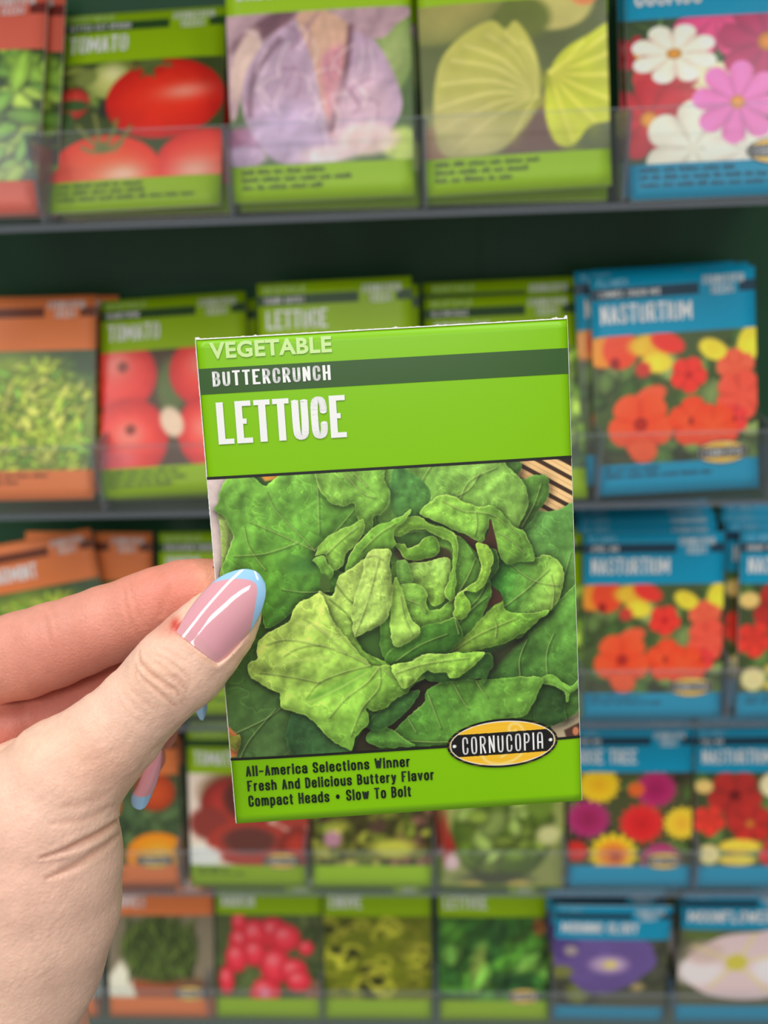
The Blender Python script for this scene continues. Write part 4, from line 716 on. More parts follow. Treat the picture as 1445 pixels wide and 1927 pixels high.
# front
c.leaf([(773, 957), (762, 978), (746, 990), (740, 1003), (745, 1021), (732, 1034), (712, 1036), (690, 1044), (672, 1060), (650, 1076), (655, 1050), (668, 1025), (684, 1010), (700, 993), (718, 985), (733, 979), (752, 972)], (116, 174, 64), (100, 156, 56), rim=.75, seed=36, veins=[[(740, 985), (710, 1005), (680, 1035)]])
c.leaf([(600, 1115), (608, 1112), (625, 1118), (632, 1098), (640, 1080), (668, 1062), (690, 1050), (700, 1080), (690, 1140), (668, 1190), (690, 1225), (735, 1248), (713, 1252), (690, 1250), (660, 1240), (620, 1215), (590, 1170)], (164, 204, 98), (122, 180, 66), (660, 1110, 680, 1240), rim=.5, seed=37, crum=.4, veins=[[(627, 1090), (650, 1120), (668, 1135)], [(620, 1125), (650, 1150), (664, 1170)], [(668, 1200), (690, 1225), (715, 1245)]], vc=(90, 130, 50))
c.gap([(606, 1078), (618, 1082), (622, 1100), (612, 1112), (602, 1100)], (66, 96, 40), 4)
c.leaf([(690, 1040), (712, 1030), (735, 1034), (733, 1060), (737, 1090), (737, 1130), (728, 1158), (712, 1176), (690, 1187), (668, 1195), (662, 1165), (664, 1130), (678, 1095), (684, 1065)], (164, 202, 100), (150, 196, 92), rim=.75, seed=38, crum=.38, scale=26, veins=[[(668, 1190), (690, 1130), (712, 1050)], [(688, 1045), (705, 1042), (718, 1050)]], vc=(196, 216, 140))
c.ell(681, 1100, 6, 13, (136, 180, 84), (176, 206, 120), rot=.5, soft=1.5, alpha=.7); c.ell(697, 1124, 8, 10, (140, 184, 86), (170, 204, 112), soft=2, alpha=.6)
c.leaf([(713, 1250), (722, 1248), (736, 1250), (768, 1244), (793, 1231), (803, 1259), (803, 1270), (790, 1277), (776, 1288), (758, 1305), (742, 1312), (728, 1326), (706, 1334), (690, 1330), (694, 1345), (692, 1360), (676, 1374), (666, 1388), (662, 1408), (650, 1402), (624, 1388), (597, 1361), (580, 1346), (563, 1338), (545, 1334), (530, 1327), (527, 1312), (526, 1300), (508, 1294), (492, 1285), (474, 1272), (467, 1251), (474, 1243), (484, 1238), (485, 1222), (487, 1210), (494, 1196), (510, 1186), (529, 1176), (546, 1164), (553, 1146), (564, 1132), (585, 1122), (600, 1113), (612, 1128), (625, 1160), (640, 1185), (665, 1212), (684, 1234), (697, 1246)],
       (170, 208, 96), (120, 180, 66), (520, 1180, 680, 1360), .6, .44, .65,
       [[(697, 1248), (650, 1226), (600, 1210), (560, 1216), (535, 1230)], [(697, 1246), (640, 1190), (610, 1140)], [(697, 1248), (650, 1260), (600, 1280), (576, 1310)], [(712, 1252), (690, 1280), (650, 1310), (620, 1345)], [(713, 1254), (712, 1290), (680, 1330), (660, 1380)], [(650, 1226), (600, 1180), (570, 1160)], [(600, 1210), (540, 1200), (500, 1210)], [(600, 1280), (550, 1270), (490, 1262)], [(720, 1255), (750, 1275), (780, 1270)]], seed=39, scale=46)
for e_ in ((640, 1290, 46, 12), (600, 1306, 22, 9), (678, 1266, 18, 8)): c.ell(e_[0], e_[1], e_[2], e_[3], (84, 146, 52), (110, 170, 60), rot=-.42, soft=12, alpha=.6)
c.line([(582, 1318), (630, 1296), (690, 1262)], 2.5, (176, 212, 104), .5); c.line([(520, 1250), (560, 1240), (620, 1234)], 3, (184, 218, 112), .5); c.line([(560, 1170), (600, 1180), (640, 1200)], 4, (190, 220, 120), .45)
c.leaf([(738, 1250), (769, 1243), (793, 1230), (820, 1227), (845, 1226), (880, 1224), (911, 1225), (924, 1230), (927, 1251), (919, 1259), (914, 1276), (908, 1284), (902, 1272), (880, 1276), (858, 1275), (830, 1282), (803, 1276), (790, 1262)], (52, 96, 40), (58, 104, 44), rim=.25, seed=41)
c.leaf([(736, 1250), (769, 1243), (793, 1230), (820, 1227), (845, 1226), (880, 1224), (911, 1225), (900, 1240), (884, 1256), (872, 1264), (858, 1273), (845, 1271), (836, 1262), (815, 1264), (803, 1259), (790, 1268), (770, 1290), (756, 1290)], (146, 196, 84), (128, 184, 68), (760, 1230, 850, 1275), rim=.65, seed=42, crum=.45, scale=26, veins=[[(745, 1262), (800, 1245), (880, 1234)]])
c.c = c.c*np.array((1.18, 1.10, 1.08))
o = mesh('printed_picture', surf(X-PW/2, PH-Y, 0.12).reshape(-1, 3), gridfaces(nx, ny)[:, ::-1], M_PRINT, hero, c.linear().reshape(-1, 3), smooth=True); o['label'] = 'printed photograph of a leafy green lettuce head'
M_LINE = mat('black_rule', (26, 28, 20), 0.4)
for v in (HV, PV): panel('rule_line', -PW/2, PW/2, vz(v)-0.32, vz(v)+0.30, M_LINE, hero, 0.17, 41, 2)
# lettering, placed by measured fractions of the packet
def place(name, V, F, x, y, m, lift=0.2, par=None):
    return letters(name, V, F, x-PW/2, PH-y, m, par or hero, lift)
def fit(name, gen, L, R, Bm, Tp, m):         # L,R: pixel of baseline start / end; Tp: cap height above L
    xl, yl = invh(*L); xr, yr = invh(*R); xt, yt = invh(*Tp); V, F = gen(abs(xr-xl), abs(yl-yt))[:2]
    return place(name, V, F, xl, yl, m)
def gblock(s, sw, gapk, alt=False, thin=0.72):
    def g(w, h):
        n = len(s); cw = w/(n+(n-1)*gapk); V, F, ww = text2d(s, cw, h/thin, cw*sw, cw*gapk, a_alt=alt); V[:, 0] *= w/ww; V[:, 1] *= thin; return V, F
    return g
def gblur(s):
    def g(w, h):
        V, F, ww = text2d(s, 1.18, h/0.85, 0.44, 0.28); V[:, 0] *= w/ww; V[:, 1] *= 0.85; return V, F
    return g
def gfont(s, bold, space=1.0):
    def g(w, h):
        V, F, ww = font2d(s, h, 1.0, bold, space); V[:, 0] *= w/ww; return V, F
    return g
def gfonth(s, bold, capfrac=1.0):
    return gfont(s, bold)
fit('title_lettering', gblock('LETTUCE', 0.44, 0.15), (413, 836), (654, 822), None, (406, 758), M_WHITE)
fit('variety_lettering', gblock('BUTTERCRUNCH', 0.37, 0.30), (402, 728), (623, 715), None, (400, 700), M_WHITE)
fit('kind_lettering', gfont('VEGETABLE', 0.034, 1.06), (396, 675), (625, 664), None, (394, 645), M_PALE)
fit('blurb_lettering', gblur('All-America Selections Winner'), (464, 1459), (772, 1448), None, (463, 1439), M_INK)
fit('blurb_lettering', gblur('Fresh And Delicious Buttery Flavor'), (467, 1487), (817, 1473), None, (466, 1467), M_INK)
fit('blurb_lettering', gblur('Compact Heads * Slow To Bolt'), (469, 1516), (774, 1503), None, (468, 1495), M_INK)
bx, by = invh(944, 1394.5); badge(hero, bx/PW, by/PH, True)
# torn paper along the top and left edge
rs = np.random.RandomState(3); V = []; F = []
xs = np.linspace(-PW/2, PW/2, 420); h = 0.10+0.16*np.abs(fbm(xs*10, xs*0, 2, 14, 4))*2
for x0 in (-41.2, -40.6, 38.2, 38.8, 40.9, 41.2, -28, 3.1, 12.4): h += 0.38*np.exp(-((xs-x0)/0.28)**2)*rs.uniform(.5, 1.2)
T0 = surf(xs, xs*0+PH-0.12, 0.16); T1 = surf(xs, xs*0+PH, 0.1); T1[:, 2] += h*0.001; T2 = T1.copy(); T2[:, 1] += 0.0005
n = len(xs); F = [(i, i+1, n+i+1, n+i) for i in range(n-1)]+[(n+i, n+i+1, 2*n+i+1, 2*n+i) for i in range(n-1)]
mesh('torn_edge', np.concatenate([T0, T1, T2]), F, M_PAPER, hero)['label'] = 'rough white torn paper edge'
zs = np.linspace(0.2, PH-0.2, 420)
for s_ in (-1, 1):
    h = 0.05+(0.13 if s_ < 0 else 0.05)*np.abs(fbm(zs*10, zs*0, 5+s_, 12, 4))*2
    A = surf(zs*0+s_*(PW/2-0.14 if s_ < 0 else PW/2-.06), zs, 0.16); B = surf(zs*0+s_*PW/2, zs, 0.1); B[:, 0] += s_*h*0.001; C2 = B.copy(); C2[:, 1] += 0.0005
    mesh('torn_edge', np.concatenate([A, B, C2]), F, M_PAPER, hero)
# ------------------------------------------------------------------ the hand (one continuous skin, modelled in the camera frame's millimetres, then placed in the world)
def n3(v): v = np.asarray(v, float); return v/np.linalg.norm(v)
VX = 0.55
GO = np.array([-140.0, -4.0, 120.0]); GE = np.array([-18.0, 196.0, 240.0])
GN = np.ceil((GE-GO)/VX).astype(int)
def field(): return np.full(GN, 30.0, np.float32)
def add_cap(Fd, A, B, ra, rb, k, flat=1.0, fn=(0, 0, 1)):
    """smooth-union a tapered, slightly flattened limb segment into the distance field"""
    A = np.asarray(A, float); B = np.asarray(B, float); m = max(ra, rb)+k+3
    lo = np.clip(((np.minimum(A, B)-m-GO)/VX).astype(int), 0, GN-1); hi = np.clip(((np.maximum(A, B)+m-GO)/VX).astype(int)+1, 1, GN)
    if np.any(hi <= lo): return
    sl = tuple(slice(a, b) for a, b in zip(lo, hi))
    x, y, z = [(GO[i]+VX*np.arange(lo[i], hi[i])).astype(np.float32) for i in range(3)]
    x = x[:, None, None]; y = y[None, :, None]; z = z[None, None, :]
    fn = n3(fn); AB = B-A
    def st(vx, vy, vz):
        c = (vx*fn[0]+vy*fn[1]+vz*fn[2])*(1/flat-1); return vx+fn[0]*c, vy+fn[1]*c, vz+fn[2]*c
    ax, ay, az = st(x-A[0], y-A[1], z-A[2]); bx, by, bz = st(*AB); L = bx*bx+by*by+bz*bz+1e-9
    t = np.clip((ax*bx+ay*by+az*bz)/L, 0, 1)
    d = np.sqrt((ax-t*bx)**2+(ay-t*by)**2+(az-t*bz)**2)-(ra+(rb-ra)*t)
    f = Fd[sl]; h = np.maximum(k-np.abs(f-d), 0)/k
    Fd[sl] = np.minimum(f, d)-h*h*k*0.25
def chain(Fd, pts, k=4.0, flat=1.0, fn=(0, 0, 1)):
    """pts: (pixel x, pixel y, depth mm, radius in pixels at that depth)"""
    Q = [(at(a, b, z), r*z/FPX) for a, b, z, r in pts]
    for (A, ra), (B, rb) in zip(Q[:-1], Q[1:]): add_cap(Fd, A, B, ra, rb, min(k, 1.2), flat, fn)
def smin(a, b, k):
    h = np.maximum(k-np.abs(a-b), 0)/k; return np.minimum(a, b)-h*h*k*0.25
palm = field()
chain(palm, [(-40, 1590, 190, 150), (40, 1640, 186, 150), (20, 1760, 186, 160), (-60, 1960, 184, 175), (-160, 2200, 172, 200), (-300, 2500, 160, 235), (-430, 2800, 150, 260)], 12, 0.8)
chain(palm, [(-420, 1480, 214, 120), (-300, 1560, 208, 140), (-150, 1640, 200, 150), (-60, 1800, 194, 160)], 14, 0.8)
chain(palm, [(-330, 1340, 218, 90), (-360, 1480, 214, 110), (-320, 1640, 206, 140), (-150, 1800, 196, 150)], 14, 0.8)
chain(palm, [(20, 1700, 206, 80), (62, 1800, 202, 98), (58, 1960, 200, 104), (0, 2150, 190, 130)], 8, 0.9)      # heel of the palm behind the wrist
thumb = field()
chain(thumb, [(452, 1140, 170.6, 36), (436, 1154, 170.2, 58), (412, 1178, 169.6, 72), (374, 1218, 168.8, 80), (340, 1254, 168.2, 83), (302, 1288, 168.0, 79), (258, 1330, 168.2, 77), (196, 1390, 167.8, 85), (120, 1460, 168, 112), (80, 1530, 169, 142), (62, 1620, 171, 166), (48, 1700, 173, 176), (18, 1790, 175, 178), (-40, 1900, 175, 180)], 7, 0.82, (0.1, 0.1, 1))
chain(thumb, [(330, 1262, 168.5, 84), (374, 1270, 170, 48), (344, 1300, 170, 44), (298, 1342, 170.5, 46), (246, 1390, 171, 58), (182, 1450, 171, 74)], 9, 0.9)
chain(thumb, [(60, 1440, 178, 60), (-40, 1500, 186, 80), (-160, 1560, 195, 90)], 14)      # web towards the index knuckle
index = field()
chain(index, [(452, 1112, 186.2, 48), (425, 1110, 186.2, 55), (385, 1112, 186.6, 60), (345, 1120, 187, 66), (300, 1135, 187.6, 68), (265, 1148, 188.2, 68), (200, 1176, 189.5, 74), (150, 1196, 190.5, 76), (100, 1214, 191.5, 80), (45, 1232, 193, 82), (-40, 1252, 196, 80), (-160, 1310, 203, 92), (-330, 1380, 212, 100)], 5, 0.92)
middle = field()
chain(middle, [(376, 1306, 199, 22), (392, 1276, 199, 30), (378, 1258, 200, 42), (330, 1262, 201, 52), (250, 1292, 203, 62), (180, 1320, 205, 66), (110, 1345, 206, 68), (50, 1362, 208, 66), (-60, 1386, 210, 78), (-200, 1420, 213, 92), (-370, 1450, 216, 100)], 5, 0.95)
lower = field()
chain(lower, [(70, 1350, 203, 40), (30, 1362, 202, 52), (-40, 1378, 203, 60), (-160, 1400, 207, 70)], 5)
ring = field()
chain(ring, [(300, 1380, 214, 34), (290, 1350, 216, 40), (240, 1350, 218, 52), (160, 1385, 216, 58), (60, 1440, 210, 56), (10, 1436, 203, 50), (-60, 1444, 204, 58), (-200, 1480, 208, 80)], 5)
pinky = field()
chain(pinky, [(288, 1456, 203.5, 11), (294, 1430, 204, 17), (284, 1412, 205, 25), (240, 1410, 206, 42), (160, 1440, 209, 48), (60, 1480, 212, 54), (-80, 1520, 212, 70), (-200, 1560, 210, 90)], 5)
total = smin(palm, thumb, 5.0)
base = total
for f_, k in ((index, 5), (middle, 4), (ring, 4), (pinky, 4), (lower, 3)): total = np.minimum(total, smin(palm, f_, k))
total = smin(total, np.minimum(middle, lower), 1.5)
total[[0, -1]] = 3; total[:, [0, -1]] = 3; total[:, :, [0, -1]] = 3
def surface_nets(Fd):
    s = Fd < 0; nx_, ny_, nz_ = s.shape
    c = np.zeros((nx_-1, ny_-1, nz_-1), np.uint8)
    for a in (0, 1):
        for b in (0, 1):
            for d in (0, 1): c += s[a:nx_-1+a, b:ny_-1+b, d:nz_-1+d]
    act = (c > 0) & (c < 8); idx = np.full(act.shape, -1, np.int64); I = np.argwhere(act); idx[act] = np.arange(len(I))
    acc = np.zeros((len(I), 3)); cnt = np.zeros(len(I))
    cr = [(a, b, d) for a in (0, 1) for b in (0, 1) for d in (0, 1)]
    for i, p in enumerate(cr):
        for q in cr[i+1:]:
            if sum(abs(np.subtract(p, q))) != 1: continue
            f0 = Fd[I[:, 0]+p[0], I[:, 1]+p[1], I[:, 2]+p[2]]; f1 = Fd[I[:, 0]+q[0], I[:, 1]+q[1], I[:, 2]+q[2]]
            m = (f0 < 0) != (f1 < 0); t = np.where(m, f0/(f0-f1+1e-12), 0)
            acc[m] += (np.array(p)+t[m, None]*(np.array(q)-np.array(p))); cnt[m] += 1
    V = GO+VX*(I+acc/cnt[:, None]); faces = []
    for ax in range(3):
        o1, o2 = [k for k in range(3) if k != ax]
        a = [slice(1, -1)]*3; b = [slice(1, -1)]*3; a[ax] = slice(0, -1); b[ax] = slice(1, None)
        sa = s[tuple(a)]; sb = s[tuple(b)]
        E_ = np.argwhere(sa != sb); st = sa[tuple(E_.T)]; E_[:, o1] += 1; E_[:, o2] += 1
        def cell(d1, d2):
            e = E_.copy(); e[:, o1] -= d1; e[:, o2] -= d2; return idx[tuple(e.T)]
        q = np.stack([cell(1, 1), cell(0, 1), cell(0, 0), cell(1, 0)], -1)
        flip = st if ax != 1 else ~st
        q[~flip] = q[~flip][:, ::-1]; faces.append(q)
    return V, np.concatenate(faces)
HVt, HF = surface_nets(total)
def relax(V, F, n, lam=0.5):
    e = np.concatenate([F[:, [0, 1]], F[:, [1, 2]], F[:, [2, 3]], F[:, [3, 0]]]); deg = np.bincount(e.ravel(), minlength=len(V)).astype(float)
    for _ in range(n):
        S = np.zeros_like(V)
        for k in range(3): S[:, k] = np.bincount(e[:, 0], V[e[:, 1], k], len(V))+np.bincount(e[:, 1], V[e[:, 0], k], len(V))
        V = V+lam*(S/deg[:, None]-V)
    return V
HVt = relax(HVt, HF, 14)
def normals(V, F):
    n = np.cross(V[F[:, 2]]-V[F[:, 0]], V[F[:, 3]]-V[F[:, 1]]); N = np.zeros_like(V)
    for j in range(4):
        for k in range(3): N[:, k] += np.bincount(F[:, j], n[:, k], len(V))
    return N/(np.linalg.norm(N, axis=1)[:, None]+1e-9)
HN_ = normals(HVt, HF)
if (HN_*(HVt-HVt.mean(0))).sum(1).mean() < 0: HF = HF[:, ::-1]; HN_ = -HN_
PXv = 722.5+FPX*HVt[:, 0]/HVt[:, 2]; PYv = 963.5+FPX*HVt[:, 1]/HVt[:, 2]
front = (HN_[:, 2] < 0.25)
gi = np.clip(((HVt-GO)/VX).round().astype(int), 0, GN-1)
fd = {k_: f_[gi[:, 0], gi[:, 1], gi[:, 2]] for k_, f_ in (('t', smin(thumb, palm, 3)), ('i', index), ('m', np.minimum(middle, lower)), ('r', np.minimum(ring, pinky)))}
wt = 1/(1+np.exp((fd['t']-np.minimum(np.minimum(fd['i'], fd['m']), fd['r']))/0.8)); wi = (1-wt)/(1+np.exp((fd['i']-np.minimum(fd['m'], fd['r']))/0.8)); wm_ = 1-wt-wi
GRP = {}
def near(pts, zr=(0, 400), smooth=4, taper=0.0):
    P_ = smooth_poly(pts, smooth, False) if len(pts) > 2 else np.asarray(pts, float); D = np.full(len(HVt), 1e9)
    for i_, (a, b) in enumerate(zip(P_[:-1], P_[1:])):
        f_ = 1.0+(taper*(abs(2*(i_+.5)/(len(P_)-1)-1)**3)); D = np.minimum(D, seg_dist(PXv, PYv, a, b)*f_+taper*(f_-1)*1.5)
    return np.where(front & ((wt if zr[0] == 140 else wi) > 0.5), D, 1e9)
disp = np.zeros(len(HVt)); TZ = (140, 181); IZ = (176, 200)
creases = [  # points, width px, depth mm, layer
 ([(262, 1222), (262, 1244), (280, 1266), (306, 1284), (330, 1300), (344, 1326)], 4.5, .42, TZ), ([(250, 1250), (268, 1276), (292, 1298), (316, 1318), (336, 1334)], 4, .34, TZ),
 ([(300, 1262), (322, 1274), (344, 1292), (356, 1308)], 3.5, .34, TZ), ([(276, 1226), (300, 1236), (330, 1254), (356, 1278)], 3.5, .22, TZ), ([(240, 1286), (268, 1318), (300, 1340)], 4, .16, TZ),
 ([(284, 1246), (306, 1256), (330, 1270)], 3, .22, TZ), ([(296, 1216), (330, 1234), (366, 1256)], 4, .16, TZ), ([(304, 1290), (320, 1298), (326, 1310)], 3, .3, TZ),
 ([(262, 1240), (252, 1262), (254, 1280)], 4, .2, TZ),
 ([(272, 1226), (286, 1240), (312, 1254)], 2.6, .2, TZ), ([(268, 1262), (286, 1276), (300, 1284)], 2.6, .22, TZ), ([(316, 1244), (346, 1268), (366, 1290)], 3, .16, TZ), ([(226, 1296), (250, 1326), (280, 1350)], 3.4, .14, TZ), ([(212, 1308), (236, 1340), (262, 1362)], 3.4, .10, TZ), ([(322, 1262), (340, 1280), (350, 1296)], 2.6, .2, TZ),
 ([(236, 1532), (212, 1552), (186, 1570), (150, 1588), (118, 1602), (70, 1616)], 6, 1.0, TZ), ([(232, 1562), (200, 1590), (160, 1618), (120, 1640), (84, 1654)], 7, .5, TZ), ([(110, 1520), (160, 1512), (210, 1488)], 8, .14, TZ), ([(90, 1550), (150, 1545), (215, 1515)], 6, .2, TZ),
 ([(232, 1100), (236, 1140), (250, 1180), (268, 1206)], 4, .22, IZ), ([(244, 1098), (254, 1140), (276, 1188)], 3.5, .18, IZ), ([(318, 1100), (308, 1130), (302, 1160)], 7, .3, IZ),
 ([(80, 1140), (88, 1180), (100, 1230)], 5, .18, IZ), ([(96, 1138), (108, 1190)], 4, .12, IZ)]
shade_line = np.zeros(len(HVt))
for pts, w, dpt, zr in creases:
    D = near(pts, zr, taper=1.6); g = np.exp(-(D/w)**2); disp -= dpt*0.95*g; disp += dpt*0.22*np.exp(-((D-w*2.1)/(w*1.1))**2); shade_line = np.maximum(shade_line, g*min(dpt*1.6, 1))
tz = wt*front
disp += (0.11-0.07*(PYv > 1480))*tz*fbm(PXv, PYv, 3, 22, 3)*2
# fine skin folds across the thumb's back and the wrist side
u = (PXv*0.74+PYv*0.67); disp += 0.10*tz*fbm(u*2.2, (PXv*0.67-PYv*0.74)*0.6, 9, 8, 3)*2
# cuticle fold round the thumb nail
NB = [(333, 1178), (331, 1192), (352, 1214), (380, 1236), (404, 1250), (420, 1243), (448, 1212)]
D = near(NB, TZ); disp += 0.16*np.exp(-((D-5)/5.0)**2)
HP = HVt+HN_*disp[:, None]
TNL = [(331, 1190), (345, 1164), (362, 1138), (380, 1116), (398, 1097), (420, 1082), (445, 1073), (466, 1071), (484, 1077), (495, 1090)]
TNR = [(408, 1249), (424, 1238), (440, 1222), (456, 1205), (471, 1188), (483, 1168), (492, 1148), (498, 1128), (500, 1112), (499, 1098)]
cz = (wt > .5) & front & (np.hypot(PXv-374, PYv-1222) < 14); TN0 = float(np.median(HVt[cz, 2]))-0.10; TN1 = 165.4; TNA = 3.3
_L = smooth_poly(TNL, 10, False); _R = smooth_poly(TNR, 10, False)
Oln = np.concatenate([_L, _R[::-1]]); sel = np.nonzero((wt > .5) & front & (PXv > 320) & (PXv < 510) & (PYv > 1060) & (PYv < 1260))[0]
dn = poly_sdf(PXv[sel], PYv[sel], Oln)
s_ = np.linspace(0, 1, len(_L)); wd = np.hypot(*( _R-_L).T); mid = (_L+_R)/2
kk = np.argmin((PXv[sel, None]-mid[None, :, 0])**2+(PYv[sel, None]-mid[None, :, 1])**2+0*s_, 1)
ax_ = (_R-_L)/wd[:, None]; off = ((PXv[sel]-mid[kk, 0])*ax_[kk, 0]+(PYv[sel]-mid[kk, 1])*ax_[kk, 1])/(wd.max()/2)
zn = TN0+(TN1-TN0)*s_[kk]-0.48*np.sin(np.pi*s_[kk])+TNA*(1-np.sqrt(np.clip(1-(np.clip(off, -1, 1)*0.93)**2, 0, 1)))/(1-math.sqrt(1-0.93**2))
need = np.where(dn < 3, zn+0.75, -1e9); blend = np.clip((3-dn)/5.0, 0, 1)
HP[sel, 2] += np.maximum(need-HP[sel, 2], 0)*blend
# skin colour: paler, pinker or redder regions, with shade painted into creases and rear parts
sk = np.array([243, 199, 174.])*np.ones((len(HP), 1)); 
def tint(m, col): 
    global sk
    m = np.clip(m, 0, 1)[:, None]; sk = sk*(1-m)+np.asarray(col, float)*m
def blob(x, y, rx, ry, zr): return (wt if zr[0] == 140 else wi)*np.exp(-((PXv-x)/rx)**2-((PYv-y)/ry)**2)
tint(wi, (228, 156, 134)); tint(wm_, (212, 132, 114))  # fingers redder; the shadow on the rear ones is put into their darker tone
tint(blob(330, 1110, 110, 60, IZ)*.6, (230, 128, 106)); tint(blob(120, 1230, 120, 60, IZ)*.4, (214, 130, 112)); tint(blob(400, 1080, 30, 40, IZ)*.5, (236, 176, 130))
tint(blob(60, 1400, 120, 70, TZ)*.5, (238, 196, 166)); tint(blob(180, 1440, 90, 60, TZ)*.35, (226, 160, 132)); tint(blob(40, 1650, 140, 130, TZ)*.35, (232, 176, 156))
tint(blob(318, 1180, 34, 26, TZ)*.6, (226, 140, 118)); tint(blob(330, 1176, 9, 13, TZ)*.9, (206, 62, 48)); tint(blob(300, 1270, 60, 50, TZ)*.35, (222, 172, 140)); tint(blob(455, 1215, 40, 50, TZ)*.3, (232, 166, 138))
tint(np.exp(-(near(NB[1:5], TZ)/3.0)**2)*.5, (216, 150, 118)); tint(shade_line*.4, (196, 128, 100))  # cuticle tone, then painted shade along the crease lines
tint(((PXv > 118) & (PXv < 200) & (PYv > 1840) & (HVt[:, 2] > 181))*.5, (224, 146, 122))  # shadow on the heel behind the wrist, painted as a darker, redder tone
sk *= (1+0.07*fbm(PXv, PYv, 31, 30, 3)+0.05*fbm(PXv, PYv, 33, 5, 2))[:, None]
HO = W3(*at(60, 1640, 172))                  # origin of the hand object
def toW(P_): P_ = np.asarray(P_); return (P_[:, :1]*CR+P_[:, 1:2]*CD+P_[:, 2:3]*CF)*0.001+CAM-HO
M_SKIN = mat('skin', rough=0.42, spec=0.4, attr=True)
b_ = M_SKIN.node_tree.nodes['Principled BSDF']; b_.inputs['Subsurface Weight'].default_value = 0.22; b_.inputs['Subsurface Radius'].default_value = (1.0, 0.35, 0.2); b_.inputs['Subsurface Scale'].default_value = 0.0025
nt = M_SKIN.node_tree
tco = nt.nodes.new('ShaderNodeTexCoord'); mp = nt.nodes.new('ShaderNodeMapping'); mp.inputs['Scale'].default_value = (1, 1, 1); nt.links.new(tco.outputs['Object'], mp.inputs[0])
vo = nt.nodes.new('ShaderNodeTexVoronoi'); vo.feature = 'DISTANCE_TO_EDGE'; vo.inputs['Scale'].default_value = 900; nt.links.new(mp.outputs[0], vo.inputs['Vector'])
no = nt.nodes.new('ShaderNodeTexNoise'); no.inputs['Scale'].default_value = 1500; no.inputs['Detail'].default_value = 3; nt.links.new(mp.outputs[0], no.inputs['Vector'])
ad = nt.nodes.new('ShaderNodeMath'); ad.operation = 'ADD'; nt.links.new(vo.outputs['Distance'], ad.inputs[0]); nt.links.new(no.outputs[0], ad.inputs[1])
bp = nt.nodes.new('ShaderNodeBump'); bp.inputs['Strength'].default_value = 0.5; bp.inputs['Distance'].default_value = 0.0002; nt.links.new(ad.outputs[0], bp.inputs['Height']); nt.links.new(bp.outputs[0], b_.inputs['Normal'])
hand = mesh('hand', toW(HP), HF, M_SKIN, cols=lin(np.clip(sk, 0, 255)), smooth=True); hand.location = HO
tag(hand, 'left hand of a person pinching the lettuce packet, long pale-blue-tipped nails', 'hand')
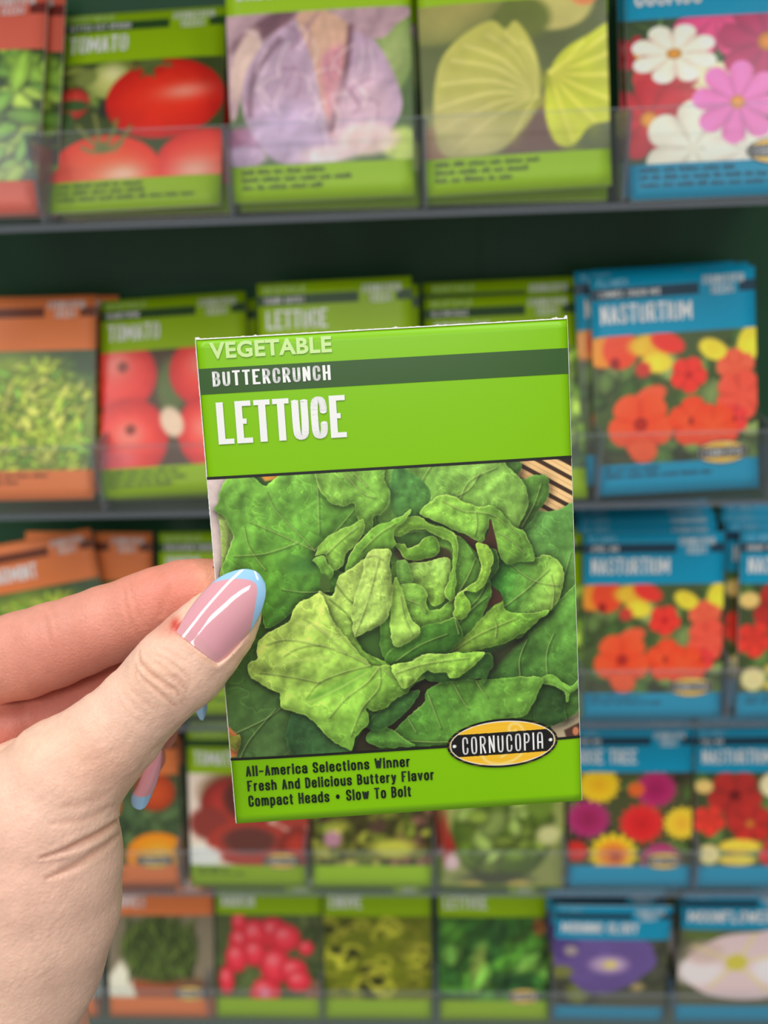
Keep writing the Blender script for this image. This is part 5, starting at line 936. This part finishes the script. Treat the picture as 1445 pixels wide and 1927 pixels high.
# ---- nails
M_NAIL = mat('nail_gel', rough=0.08, spec=0.6, attr=True, coat=1.0); M_NAIL.node_tree.nodes['Principled BSDF'].inputs['Coat Roughness'].default_value = 0.02
PINK, DEEP, BLUE = np.array([232, 164, 172.]), np.array([210, 132, 146.]), np.array([158, 208, 242.])
def nail(name, outline_l, outline_r, z0, z1, arch, normal, smile=(0.84, 0.27), n=(46, 90), label=None, nose=2.2):
    """outline_l/r: pixel points of the two long edges from cuticle to tip, same count; z0,z1: depth (mm) of the crest at cuticle and tip"""
    L = smooth_poly(outline_l, 10, False); R = smooth_poly(outline_r, 10, False)
    si = np.linspace(0, 1, len(L)); S = np.linspace(0, 1, n[1]); T = np.linspace(-1, 1, n[0])
    Lx, Ly = np.interp(S, si, L[:, 0]), np.interp(S, si, L[:, 1]); Rx, Ry = np.interp(S, si, R[:, 0]), np.interp(S, si, R[:, 1])
    tt = (T+1)/2; pts = []; cols = []
    w_ = np.hypot(Rx-Lx, Ry-Ly); wm = w_.max()
    Sg, Tg = np.meshgrid(S, T, indexing='ij')
    X_ = Lx[:, None]*(1-tt)+Rx[:, None]*tt; Y_ = Ly[:, None]*(1-tt)+Ry[:, None]*tt
    zc = z0+(z1-z0)*S**1.0-0.6*np.sin(np.pi*S)*0.8
    Tw = Tg*(w_/wm)[:, None]
    Z_ = zc[:, None]+arch*(1-np.sqrt(np.clip(1-(Tw*0.93)**2, 0, 1)))/(1-math.sqrt(1-0.93**2))
    P3 = np.stack([(X_-722.5)*Z_/FPX, (Y_-963.5)*Z_/FPX, Z_], -1).reshape(-1, 3)
    th = n3(normal)*0.5; back = P3+th
    sb = smile[0]-smile[1]*np.abs(Tg)**2; a = np.clip((Sg-sb)/0.012, 0, 1)[..., None]
    C = PINK*(1-0.55*np.exp(-((Sg-.45)/.5)**2-((Tg)/.8)**2)[..., None]*0)+0*Sg[..., None]
    C = C*(1-np.clip(0.5-Sg, 0, 1)[..., None]*.35)+DEEP*(np.clip(0.5-Sg, 0, 1)[..., None]*.35)
    g = np.clip((0.10-Sg)/0.012, 0, 1)[..., None]*.45; C = C*(1-g)+np.array([214, 160, 160.])*g
    C = C*(1-a)+BLUE*a
    N = len(P3); F1 = gridfaces(n[0], n[1]); i = np.arange(N).reshape(n[1], n[0]); ringi = np.concatenate([i[0, :-1], i[:-1, -1], i[-1, :0:-1], i[:0:-1, 0]])
    s4 = np.stack([ringi, np.roll(ringi, -1), np.roll(ringi, -1)+N, ringi+N], -1)
    Fa = np.concatenate([F1[:, ::-1], F1+N, s4]); c2 = lin(C.reshape(-1, 3))
    o = mesh(name, toW(np.concatenate([P3, back])), Fa, M_NAIL, hand, cols=np.concatenate([c2, c2]), smooth=True)
    o['label'] = label or 'glossy pink nail with pale blue tip'; return o
nail('thumb_nail', TNL, TNR, TN0, TN1, TNA, (.1, .1, 1), (0.77, 0.34), (80, 150), 'long glossy pink thumb nail with a pale blue tip')
nail('finger_nail', [(300, 1404), (284, 1426), (270, 1452), (258, 1480), (247, 1500), (249, 1516), (258, 1523)], [(304, 1408), (303, 1438), (299, 1458), (293, 1480), (284, 1500), (274, 1518), (264, 1524)], 201.0, 199.0, 2.2, (0, 0, 1), (0.66, 0.06), (26, 50), 'narrow pink little-finger nail with blue tip below the thumb')
nail('finger_nail', [(362, 1290), (364, 1318), (368, 1338), (376, 1354)], [(390, 1290), (390, 1322), (388, 1340), (382, 1356)], 196.5, 195.5, 2.0, (0, 0, 1), (0.05, 0.0), (22, 34), 'pale blue nail tip just under the thumb')
nail('finger_nail', [(398, 1062), (412, 1053), (436, 1050), (470, 1054)], [(400, 1068), (414, 1064), (438, 1062), (470, 1060)], 181.5, 181.5, 1.0, (0, 0, 1), (0.9, 0.1), (20, 34), 'sliver of index nail at the packet edge')
